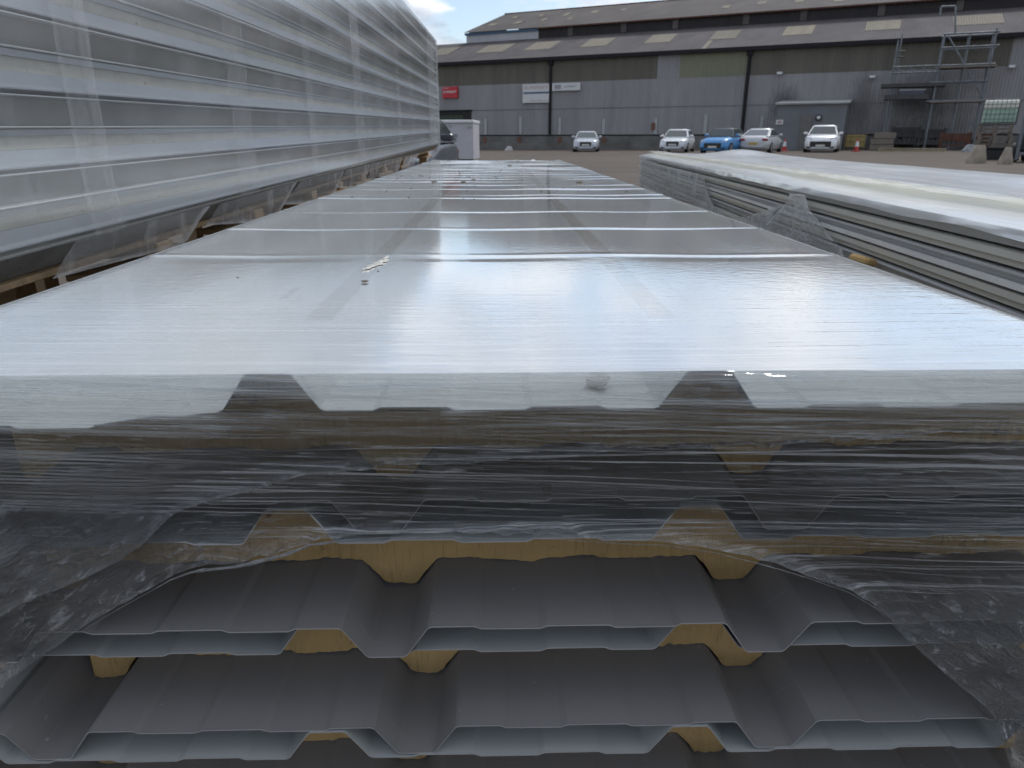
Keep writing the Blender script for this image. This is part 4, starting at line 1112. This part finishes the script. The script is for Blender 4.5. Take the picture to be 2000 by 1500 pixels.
# a second, older layer over the near corner
edge2 = [(-400, 1330), (0, 1205), (90, 1165), (180, 1120), (250, 1085), (290, 1050), (330, 1010), (420, 975), (560, 938), (760, 915), (1000, 905), (1400, 882), (2000, 858), (2500, 850)]
def edge2_z(xw):
    prev = None
    for q in edge2:
        p = at_Y(*q, SY-0.02)
        if prev and prev.x <= xw <= p.x: return prev.z + (p.z-prev.z)*(xw-prev.x)/(p.x-prev.x)
        prev = p
    return at_Y(*edge2[0], SY-0.02).z
front_sheet('corner_flap', XL, XR, edge2_z, 0.006, lambda x, z, t: 0.8*max(0, min(1, (-0.14-x)/0.2))*max(0, min(1, (HC-0.255-z)/0.05)), 170, 40)

# scraps and grit on the middle stack
def scrap(x, y, z, s, label, mt, name='foam_scrap', cat='foam scrap', flat=0.5, seed=0):
    m = MB(); rings = []
    for k in range(4):
        rr = []
        for i in range(8):
            t = 2*math.pi*i/8; q = (0.6, 1, 0.9, 0.4)[k]*(1 + 0.35*mnoise.noise(Vector((math.cos(t)*2+seed, math.sin(t)*2, k))))
            rr.append(Vector((math.cos(t)*s*q, math.sin(t)*s*0.7*q, s*flat*k/3)))
        rings.append(rr)
    m.loft(rings, smooth=False); o = m.build(name, mt); o.location = st_loc(x, 0, y)[:2] + (z,); o.rotation_euler = (0, 0, seed); tag(o, label, cat); return o
M_crumb = pm('brown_grit', (0.16, 0.13, 0.09), 0.9)
scrap(0.072, 0.045, HC - 0.1971 + 0.003, 0.013, 'yellow foam scrap lying on the top sheet behind the front film', M_foam_pale, seed=1.1, flat=0.9)
rg = random.Random(11); m = MB()
for k in range(110):
    if k < 45: gx, gy = rg.uniform(-0.48, 0.0), rg.gauss(2.75, 0.10)
    else: gx, gy = rg.uniform(-0.48, 0.47), rg.uniform(0.3, 4.6)
    s_ = rg.uniform(0.0008, 0.0022) if gy < 1.5 else rg.uniform(0.0015, 0.005)
    n_ = 6; zz_ = top_z(gx, gy)
    ring0 = [Vector((gx + s_*math.cos(a_*math.pi/3)*rg.uniform(0.6, 1.3), gy + s_*math.sin(a_*math.pi/3)*rg.uniform(0.6, 1.3), zz_ + 0.0002)) for a_ in range(6)]
    ring1 = [Vector((gx + (v.x-gx)*0.5, gy + (v.y-gy)*0.5, zz_ + s_*0.6)) for v in ring0]
    m.loft([ring0, ring1], smooth=False)
o = m.build('grit', pm('yard_grit', (0.10, 0.085, 0.065), 0.95)); o.location = st_loc(0, 0)[:2] + (0,); o.rotation_euler = (0, 0, MR)
tag(o, 'fine dark grit scattered over the film of the middle stack', 'grit'); o['kind'] = 'stuff'
def film_pt(px, py):
    p = Vector((0, 0, HC)); r = ray(px, py); t = (ZT - HC)/r.z; q = p + r*t
    dx, dy = q.x, q.y - SY
    return dx*math.cos(MR) + dy*math.sin(MR), -dx*math.sin(MR) + dy*math.cos(MR)
for i, (px, py, s, lab) in enumerate(((713, 552, 0.005, 'brown crumb of grit on the film just below the pale tear'), (905, 357, 0.014, 'grit lump far along the film on the side of the tall stack'), (925, 352, 0.012, 'dark grit speck beside the pair of far lumps'),
                                  (1132, 357, 0.018, 'dark grit lump on the film towards its far side edge'), (996, 325, 0.02, 'dark speck close to the far end of the film'), (848, 356, 0.012, 'grit speck near the edge facing the tall stack'))):
    x, y = film_pt(px, py); scrap(x, y, top_z(x, y) + 0.001, s, lab, M_crumb, 'grit', 'grit', 0.4, i*1.3)
x, y = film_pt(735, 516)
m = MB()
def shred(x, y, ang, L, w, sd):
    vs = []; n_ = 22
    for k in range(n_):
        t = k/(n_-1); px_ = (t-0.5)*L; off = 0.006*mnoise.noise(Vector((k*0.35, sd, 2)))
        ww = w*(1 - abs(2*t-1)**2)*(0.35 + abs(mnoise.noise(Vector((k*0.8, sd, 0))))*1.6) + 0.0008
        for u_, hh in ((-1, 0.0008), (-0.3, 0.0022 + 0.004*abs(mnoise.noise(Vector((k*1.1, sd, 7))))), (0.35, 0.0012), (1, 0.0008)):
            lx, ly = px_, off + u_*ww
            gx, gy = x + lx*math.cos(ang) - ly*math.sin(ang), y + lx*math.sin(ang) + ly*math.cos(ang)
            vs.append((gx, gy, top_z(gx, gy) + hh))
    m.add(vs, [(4*k+a, 4*k+a+1, 4*k+a+5, 4*k+a+4) for k in range(n_-1) for a in range(3)], 0, True)
shred(x, y, R(80), 0.10, 0.008, 1.3)
o = m.build('torn_tape', pm('dirty_tape', (0.58, 0.57, 0.52), 0.5, 0, 0.5, 90, bump=0.5, bs=120), None, False); o.location = st_loc(0, 0)[:2] + (0,); o.location.y -= 0.0; o.rotation_euler = (0, 0, MR)
tag(o, 'torn scrap of dirty tape stuck along the film over a rib', 'tape')

# ================================================================== TALL WRAPPED STACK
TX = -0.95
tdir = ray(990, 246); 
T_LEN0, T_LEN1 = 0.15, 10.4
slope = tdir.z/tdir.y; yaw = -math.atan2(tdir.x, tdir.y)
PERIOD = 0.144
M_bluegrey = sheet_mat('blue_grey_coating', (0.37, 0.395, 0.435), 0.40, 0.14)
M_brightlip = pm('bright_folded_lip', (0.60, 0.62, 0.63), 0.35, 0.2, 0.15, 3)
ZB_T = HC - 0.262           # underside of the tall stack at y = 0 (line of sight through the gap)
def tz(y): return slope*y
def tall_prism(poly, m, x_off=0.0):
    n = len(poly); L = T_LEN1 - T_LEN0
    vs = [(x, 0, z) for x, z in poly] + [(x, L, z) for x, z in poly]
    m.add(vs, [(i, (i+1) % n, n+(i+1) % n, n+i) for i in range(n)] + [tuple(reversed(range(n))), tuple(range(n, 2*n))])
def tall_panel_a():          # lower half: blue-grey flange, pale foam, folded liner lip
    out = []
    m = MB(); tall_prism([(-1.0, 0.004), (-0.040, 0.004), (-0.030, 0.009), (0.006, 0.0065), (0.006, 0.0095), (-0.002, 0.016), (-0.010, 0.040), (-1.0, 0.040)], m); out.append(('outer_sheet', m, M_bluegrey))
    m = MB(); tall_prism([(-0.99, 0.0405), (-0.014, 0.0405), (-0.012, 0.0655), (-0.99, 0.0655)], m); out.append(('foam_core', m, M_foam_pale))
    m = MB(); tall_prism([(-0.995, 0.066), (-0.004, 0.066), (-0.001, 0.078), (-0.03, 0.0785), (-0.995, 0.0785)], m); out.append(('liner_sheet', m, M_bluegrey))
    return out
def tall_panel_b():          # upper half: bright edge, dull recessed core, bright top edge
    out = []
    m = MB(); tall_prism([(-0.995, 0.0805), (0.005, 0.0805), (0.006, 0.0825), (0.004, 0.0842), (-0.995, 0.0842)], m); out.append(('liner_sheet', m, M_brightlip))
    m = MB(); tall_prism([(-0.99, 0.0845), (-0.030, 0.0845), (-0.022, 0.118), (-0.016, 0.1385), (-0.99, 0.1385)], m); out.append(('foam_core', m, M_foam_grey))
    m = MB(); tall_prism([(-1.0, 0.139), (0.004, 0.139), (0.008, 0.1405), (0.007, 0.1425), (-0.02, 0.1435), (-1.0, 0.1435)], m); out.append(('outer_sheet', m, M_brightlip))
    return out
ords = ['lowest', 'second lowest', 'third from the bottom', 'fourth from the bottom', 'fifth from the bottom', 'sixth from the bottom', 'seventh from the bottom', 'eighth from the bottom', 'uppermost']
tall_rot = (math.atan(slope), 0, yaw)
base_t = Vector((TX, T_LEN0, ZB_T))
protoA = thing('wall_panel', 'x', 'panel', base_t, 0, 'panels of the tall wrapped stack')
for nm, m, mt in tall_panel_a(): m.build(nm, mt, protoA)
protoB = thing('wall_panel', 'x', 'panel', base_t, 0, 'panels of the tall wrapped stack')
for nm, m, mt in tall_panel_b(): m.build(nm, mt, protoB)
NT_ = 9
for k in range(NT_):
    for pr, what in ((protoA, 'pale foam edged panel'), (protoB, 'grey recessed edge panel with bright lips')):
        o = pr if k == 0 else dup(pr)
        off = rnd.uniform(-0.006, 0.006) if k else 0
        o.location = base_t + Vector((off, rnd.uniform(-0.03, 0.03), 0.036 + k*PERIOD))
        o.rotation_euler = tall_rot
        o['label'] = '%s in the tall wrapped stack, %s of its kind' % (what, ords[k])
# bottom sheet lip sloping in under the lowest panel
e = thing('bottom_sheet', 'dull grey protective sheet folded under the foot of the tall wrapped stack', 'sheet', base_t); e.rotation_euler = tall_rot
m = MB(); tall_prism([(-1.0, -0.026), (-0.055, -0.026), (-0.05, -0.022), (0.003, 0.030), (0.003, 0.034), (-0.02, 0.034), (-1.0, 0.034)], m); m.build('sheet', M_foam_grey, e)
# film around the tall stack
tf = thing('stretch_film', 'hazy stretch film wrapped round the tall stack, its skirts hanging in points', 'stretch film', base_t); tf.rotation_euler = tall_rot
TOP = 0.036 + NT_*PERIOD + 0.01
L_T = T_LEN1 - T_LEN0
Mt = Matrix.Translation(base_t) @ (Matrix.Rotation(yaw, 4, 'Z') @ Matrix.Rotation(math.atan(slope), 4, 'X'))
Mti = Mt.inverted()
def on_tall(px, py, x=0.014):    # sight line -> (y, z) on the film face of the tall stack
    o_ = Mti @ Vector((0, 0, HC)); r_ = (Mti.to_3x3() @ ray(px, py))
    t = (x - o_.x)/r_.x; q = o_ + r_*t; return q.y, q.z
bands = []
for xa, xb, yy, st in ((142, 205, 240, 0.34), (372, 388, 240, 0.12), (455, 490, 220, 0.26), (600, 612, 200, 0.26), (652, 660, 200, 0.10), (694, 708, 200, 0.42), (738, 746, 180, 0.15), (775, 781, 180, 0.2), (800, 806, 180, 0.15), (838, 850, 180, 0.55), (30, 46, 300, 0.08), (265, 300, 300, 0.08), (545, 556, 250, 0.12)):
    a_, b_ = on_tall(xa, yy)[0], on_tall(xb, yy)[0]; bands.append((min(a_, b_), max(a_, b_), st))
ysT = [0.0]
while ysT[-1] < L_T: ysT.append(min(L_T, ysT[-1] + (0.006 if ysT[-1] < 1.6 else 0.012 if ysT[-1] < 4 else 0.022)))
def tent(y): return 0.02 + 0.07*math.exp(-((y-7.0)/2.2)**2)*(0.8+0.5*mnoise.noise(Vector((y*1.6, 0, 0)))) + 0.02*mnoise.noise(Vector((y*3.1, 5, 0)))
zsT = [0.030 + (TOP-0.030)*i/36 for i in range(37)]
m = MB(); vs = []; lay = []
for y in ysT:
    for z in zsT:
        xx = 0.014 + 0.0012*mnoise.noise(Vector((y*2, z*3, 0))) 
        zq = z + tent(y)*max(0, (z-TOP+0.12)/0.12); xx -= 0.03*max(0, (z-TOP+0.06)/0.06)**2
        vs.append((xx, y, zq))
        l = 0.0
        for a_, b_, st in bands:
            ya = y + 0.10*(b_-a_)*mnoise.noise(Vector((a_*7, z*2.5, 4))) + 0.05*(b_-a_)*mnoise.noise(Vector((a_*3, z*14, 9)))
            if a_ <= ya <= b_:
                u_ = (ya-a_)/(b_-a_); l += st*(0.55 + 0.6*mnoise.noise(Vector((ya*70, z*1.3, 2))) + 0.45*mnoise.noise(Vector((a_*5, z*2.0, 7))) + (0.4 if u_ < 0.06 or u_ > 0.94 else 0))
        l += 0.10*max(0, (z - 0.9)/0.5)
        lay.append(max(0, l))
nz2 = len(zsT)
m.add(vs, [(j*nz2+i, j*nz2+i+1, j*nz2+nz2+i+1, j*nz2+nz2+i) for j in range(len(ysT)-1) for i in range(nz2-1)], 0, True)
# top of the wrap, slumped and lumpy, and the far end
o = m.build('side_sheet', M_film_side, tf, False); attr(o, 'layers', lay)
m = MB(); vs = []; lay = []
nyt, nxt = 90, 22
for j in range(nyt):
    y = L_T*j/(nyt-1)
    for i in range(nxt):
        x = -0.016 - 1.0*i/(nxt-1)
        z = TOP + tent(y) + (0.022*mnoise.noise(Vector((x*6, y*2.2, 3))) + 0.03)*min(1, i/1.5)
        vs.append((x, y, z)); lay.append(0.35)
m.add(vs, [(j*nxt+i, j*nxt+i+1, j*nxt+nxt+i+1, j*nxt+nxt+i) for j in range(nyt-1) for i in range(nxt-1)], 0, True)
o = m.build('top_sheet', M_film_side, tf, False); attr(o, 'layers', lay)
m = MB(); vs = []; lay = []
for j in range(20):
    x = 0.014 - 1.03*j/19
    for i in range(30):
        z = 0.0 + TOP*i/29
        vs.append((x, L_T + 0.012 + 0.012*mnoise.noise(Vector((x*7, z*5, 9))), z)); lay.append(0.45)
m.add(vs, [(j*30+i, j*30+i+1, j*30+30+i+1, j*30+30+i) for j in range(19) for i in range(29)], 0, True)
o = m.build('end_sheet', M_film_side, tf, False); attr(o, 'layers', lay)
# skirts: pieces hanging below the lowest panel with slanting cut edges
def skirt(tops, bots, name='skirt'):
    (xa, ya), (xb, yb) = tops; (xc, yc), (xd, yd) = bots
    q = [on_tall(*p) for p in ((xa, ya), (xb, yb), (xd, yd), (xc, yc))]
    m = MB(); n1, n2 = 14, 8; vs = []; cc = []
    for i in range(n1):
        t = i/(n1-1)
        for j in range(n2):
            s = j/(n2-1)
            a_ = Vector(q[0])*(1-t) + Vector(q[1])*t; b_ = Vector(q[3])*(1-t) + Vector(q[2])*t
            w = a_*(1-s) + b_*s
            vs.append((0.014 - 0.02*s + 0.006*mnoise.noise(Vector((w.x*12, w.y*20, xa))), w.x, w.y)); cc.append(0.5)
    m.add(vs, [(i*n2+j, i*n2+j+1, i*n2+n2+j+1, i*n2+n2+j) for i in range(n1-1) for j in range(n2-1)], 0, True)
    o = m.build(name, M_film_skirt, tf, False); attr(o, 'layers', [0.45 if (q_ % n2 == n2-1 or q_ >= n2*(n1-1)) else 0.04 for q_ in range(len(vs))]); attr(o, 'crumple', [0.3*c for c in cc])
skirt(((150, 470), (410, 402)), ((120, 545), (372, 478)))
skirt(((430, 398), (580, 356)), ((415, 440), (546, 432)))
skirt(((590, 353), (672, 333)), ((560, 400), (655, 394)))
skirt(((676, 332), (722, 320)), ((662, 366), (718, 372)))
skirt(((724, 319), (750, 314)), ((720, 372), (731, 366)))
skirt(((752, 313), (786, 306)), ((742, 345), (778, 348)))
skirt(((790, 305), (818, 299)), ((786, 340), (806, 337)))

for xx, lab in ((-0.13, 'long pale timber rail seen in the gap under the tall wrapped stack'), (-1.0, 'long timber rail under the far edge of the tall wrapped stack')):
    m = MB(); m.box(0, 0.095, 0, L_T, -0.041, -0.0275, b=0.002); o = m.build('timber_rail', M_wood); o.location = Mt @ Vector((xx, 0, 0)); o.rotation_euler = tall_rot; tag(o, lab, 'timber rail')
# timber trestles under the tall stack
def trestle(yc, label):
    p = Mt @ Vector((0, yc, -0.0425))
    e = thing('trestle', label, 'trestle', (p.x, p.y, 0), yaw, 'timber trestles under the tall stack'); h = p.z
    m = MB(); m.box(-1.0, -0.03, -0.05, 0.05, h-0.045, h-0.002, b=0.003); m.build('cross_beam', M_wood, e)
    m = MB(); m.box(-0.16, -0.02, -0.28, 0.28, h-0.066, h-0.046, b=0.003); m.build('rail', M_wood, e)
    for xx in (-0.95, -0.50, -0.10):
        m = MB(); m.box(xx-0.045, xx+0.045, -0.045, 0.045, 0.001 + ground_z(p.x) , h-0.067, b=0.003); m.build('leg', M_wood, e)
    return e
tys = [on_tall(px, 470)[0] for px in (352, 535, 640, 690)] + [on_tall(px, 330)[0] for px in (722, 765, 800, 845)]
names = ['nearest visible trestle, a single pale post under the tall stack', 'trestle with a knotted rail in the gap under the tall stack', 'trestle just before the torn skirt of the tall stack', 'trestle behind the torn skirt of the tall stack', 'trestle just past the torn skirt of the tall stack', 'trestle between the last two hanging skirts', 'second last trestle under the tall stack', 'end trestle, a pale block under the far corner of the tall stack']
for y_, nm in zip(tys, names): trestle(min(y_, L_T - 0.08), nm)

# ================================================================== LOW STACK WITH TORN WRAP
RX = 0.80; RYAW = -math.atan(0.0556); RL0, RL1 = 0.25, 6.75
RZ = HC - 0.150
base_r = Vector((RX + 0.0556*RL0, RL0, 0)); L_R = RL1-RL0
Mr = Matrix.Translation(base_r) @ Matrix.Rotation(RYAW, 4, 'Z'); Mri = Mr.inverted()
def on_low(px, py, x=-0.012):
    o_ = Mri @ Vector((0, 0, HC)); r_ = (Mri.to_3x3() @ ray(px, py)); t = (x - o_.x)/r_.x; q = o_ + r_*t; return q.y, q.z
M_olivegrey = sheet_mat('olive_grey_coating', (0.60, 0.595, 0.54), 0.38, 0.2)
M_coolgrey = sheet_mat('cool_grey_coating', (0.50, 0.505, 0.51), 0.42, 0.2)
M_paleedge = pm('pale_edge_strip', (0.85, 0.86, 0.86), 0.4, 0.1, 0.12, 3)
PR = 0.066
def low_prism(poly, m): 
    n = len(poly); vs = [(x, 0, z) for x, z in poly] + [(x, L_R, z) for x, z in poly]
    m.add(vs, [(i, (i+1) % n, n+(i+1) % n, n+i) for i in range(n)] + [tuple(reversed(range(n))), tuple(range(n, 2*n))])
def low_panel(z_top, label, stripe):
    e = thing('cladding_panel', label, 'panel', base_r + Vector((0, 0, z_top)), RYAW, 'panels of the low stack with torn wrap')
    W_ = 1.06
    m = MB(); low_prism([(W_, -0.001), (0.0, -0.001), (-0.004, -0.003), (-0.004, -0.006), (0.004, -0.009), (0.010, -0.029), (W_, -0.029)], m); m.build('outer_sheet', M_coolgrey, e)
    m = MB(); low_prism([(W_-0.01, -0.0295), (0.035, -0.0295), (0.035, -0.034), (W_-0.01, -0.034)], m); m.build('foam_core', M_foam_grey, e)
    prof = [(0.010, -0.0345), (-0.003, -0.0355), (-0.004, -0.0475), (0.003, -0.0485), (0.003, -0.0600), (0.012, -0.0635)]
    m = MB(); low_prism([(W_, -0.0345)] + prof + [(W_, -0.0635)], m); m.build('liner_sheet', M_olivegrey, e)
    if stripe:
        m = MB(); low_prism([(0.005, -0.019), (-0.006, -0.019), (-0.006, -0.029), (0.005, -0.029)], m); m.build('edge_strip', M_paleedge, e)
labs = ['top panel of the low stack, just under its white film', 'second panel down in the low stack, with a pale strip along its edge', 'third panel down in the low stack, partly behind the hanging film', 'fourth panel down in the low stack, low in the gap', 'fifth panel down in the low stack, deep in the gap', 'bottom panel of the low stack']
for k in range(6): low_panel(RZ - k*PR, labs[k], k == 1)
for k, yy in enumerate((0.6, 3.0, 5.6)):
    m = MB()
    zb = RZ - 6*PR - 0.002
    for r_ in range(3): m.box(0.0, 1.06, yy-0.06, yy+0.06, zb*r_/3 + 0.012, zb*(r_+1)/3 + (0.0095 if r_ < 2 else 0.0), b=0.004)
    o = m.build('bearer', M_wood); o.location = base_r; o.rotation_euler = (0, 0, RYAW)
    tag(o, ['timber bearer under the near end of the low stack', 'timber bearer under the middle of the low stack', 'timber bearer under the far end of the low stack'][k], 'bearer', 'bearers under the low stack')
lf = thing('stretch_film', 'white film over the low stack with torn pieces hanging down its side', 'stretch film', base_r, RYAW)
m = MB(); vs = []; lay = []
nyr, nxr = 150, 40
for j in range(nyr):
    y = L_R*j/(nyr-1)
    for i in range(nxr):
        x = -0.012 + 1.09*i/(nxr-1)
        z = RZ + 0.004 + 0.012*min(1, i/3.0)
        z += 0.022*math.exp(-((x-0.17)/0.07)**2) + 0.018*math.exp(-((x-0.72)/0.12)**2)
        z += 0.005*mnoise.noise(Vector((x*5, y*1.3, 4))) + 0.0015*mnoise.noise(Vector((x*22, y*4, 8)))
        if y > 4.3: z += 0.035*math.exp(-((y-5.6)/0.5)**2)*math.exp(-((x-0.65)/0.28)**2)
        if x > 1.04: z -= 0.03
        vs.append((x, y, z)); l = 0.0
        lay.append(l)
m.add(vs, [(j*nxr+i, j*nxr+i+1, j*nxr+nxr+i+1, j*nxr+nxr+i) for j in range(nyr-1) for i in range(nxr-1)], 0, True)
o = m.build('top_sheet', M_film_white, lf, False); attr(o, 'layers', lay)
def hang(poly, name, mt=M_film_skirt, off=-0.014):
    import bmesh
    q = [on_low(*p, off) for p in poly]
    bm = bmesh.new(); f = bm.faces.new([bm.verts.new((off, a, b)) for a, b in q])
    bmesh.ops.triangulate(bm, faces=bm.faces[:])
    for _ in range(5):
        long_e = [e_ for e_ in bm.edges if e_.calc_length() > 0.06]
        if not long_e: break
        bmesh.ops.subdivide_edges(bm, edges=long_e, cuts=1)
        bmesh.ops.triangulate(bm, faces=bm.faces[:])
    for v in bm.verts:
        v.co.x += 0.010*mnoise.noise(Vector((v.co.y*7, v.co.z*16, 2))) - 0.004
        v.co.y += 0.006*mnoise.noise(Vector((v.co.y*21, v.co.z*31, 5)))
    lay_ = [0.5 if v.is_boundary else 0.03 for v in bm.verts]
    me = bpy.data.meshes.new(name); bm.to_mesh(me); bm.free(); me.materials.append(mt)
    for p_ in me.polygons: p_.use_smooth = True
    o = link(name, me, lf); attr(o, 'layers', lay_); attr(o, 'crumple', [0.35]*len(me.vertices)); return o
hang([(1252, 306), (1290, 322), (1376, 342), (1380, 372), (1393, 398), (1412, 420), (1440, 432), (1400, 420), (1340, 392), (1262, 372), (1248, 356)], 'hanging_film')
hang([(1376, 342), (1381, 375), (1398, 404), (1425, 428), (1470, 420), (1530, 398), (1480, 440), (1500, 460), (1420, 440), (1385, 425)], 'torn_edge', off=-0.018)
hang([(1545, 378), (1572, 380), (1584, 408), (1604, 440), (1625, 462), (1645, 485), (1652, 512), (1640, 520), (1560, 480), (1490, 445), (1530, 402), (1545, 392)], 'hanging_film', off=-0.022)
# narrow lip of film turned over the top edge
m = MB(); vs = []; n1 = 160
for j in range(n1):
    y = L_R*j/(n1-1); dp = 0.016 + 0.007*mnoise.noise(Vector((y*4, 0, 3)))
    for i in range(4):
        t = i/3; vs.append((-0.012 - 0.004*t + 0.002*mnoise.noise(Vector((y*15, t, 0))), y, RZ + 0.005 - dp*t))
m.add(vs, [(j*4+i, j*4+i+1, j*4+5+i, j*4+4+i) for j in range(n1-1) for i in range(3)], 0, True)
o = m.build('film_lip', M_film_white, lf, False); attr(o, 'layers', [0.25]*len(vs))
# strip of yellowed foam tape along the top, seen through the film
m = MB(); vs = []; n1 = 200
for j in range(n1):
    y = L_R*j/(n1-1); c_ = 0.105 + 0.008*mnoise.noise(Vector((y*2, 3, 1)))
    for i in range(7):
        t = i/6; x = c_ - 0.032 + 0.064*t
        vs.append((x, y, RZ + 0.034 + 0.004*mnoise.noise(Vector((y*9, x*60, 5))) + 0.006*math.sin(math.pi*t)))
m.add(vs, [(j*7+i, j*7+i+1, j*7+8+i, j*7+7+i) for j in range(n1-1) for i in range(6)], 0, True)
o = m.build('yellowed_film', film_mat('yellowed_wrinkled_film', 0.45, [((40, 2.5, 1), (0, 0, 0), 0.42, 0.65, 0.35, None)], gloss=0.9, rough=0.2, bump=0.8, bdist=0.02, tint=(0.90, 0.86, 0.70), fmax=0.4, white=(0.74, 0.72, 0.62)), lf, False)
# foam lump in the gap
y_, z_ = on_low(1690, 508, -0.03)
m = MB(); m.box(-0.02, 0.02, -0.03, 0.03, -0.009, 0.009, b=0.005); o = m.build('foam_scrap', M_foam); o.location = Mr @ Vector((-0.035, y_, z_)); o.rotation_euler = (0.1, 0.2, 0.4)
tag(o, 'yellow foam scrap caught in the film beside the low stack', 'foam scrap')
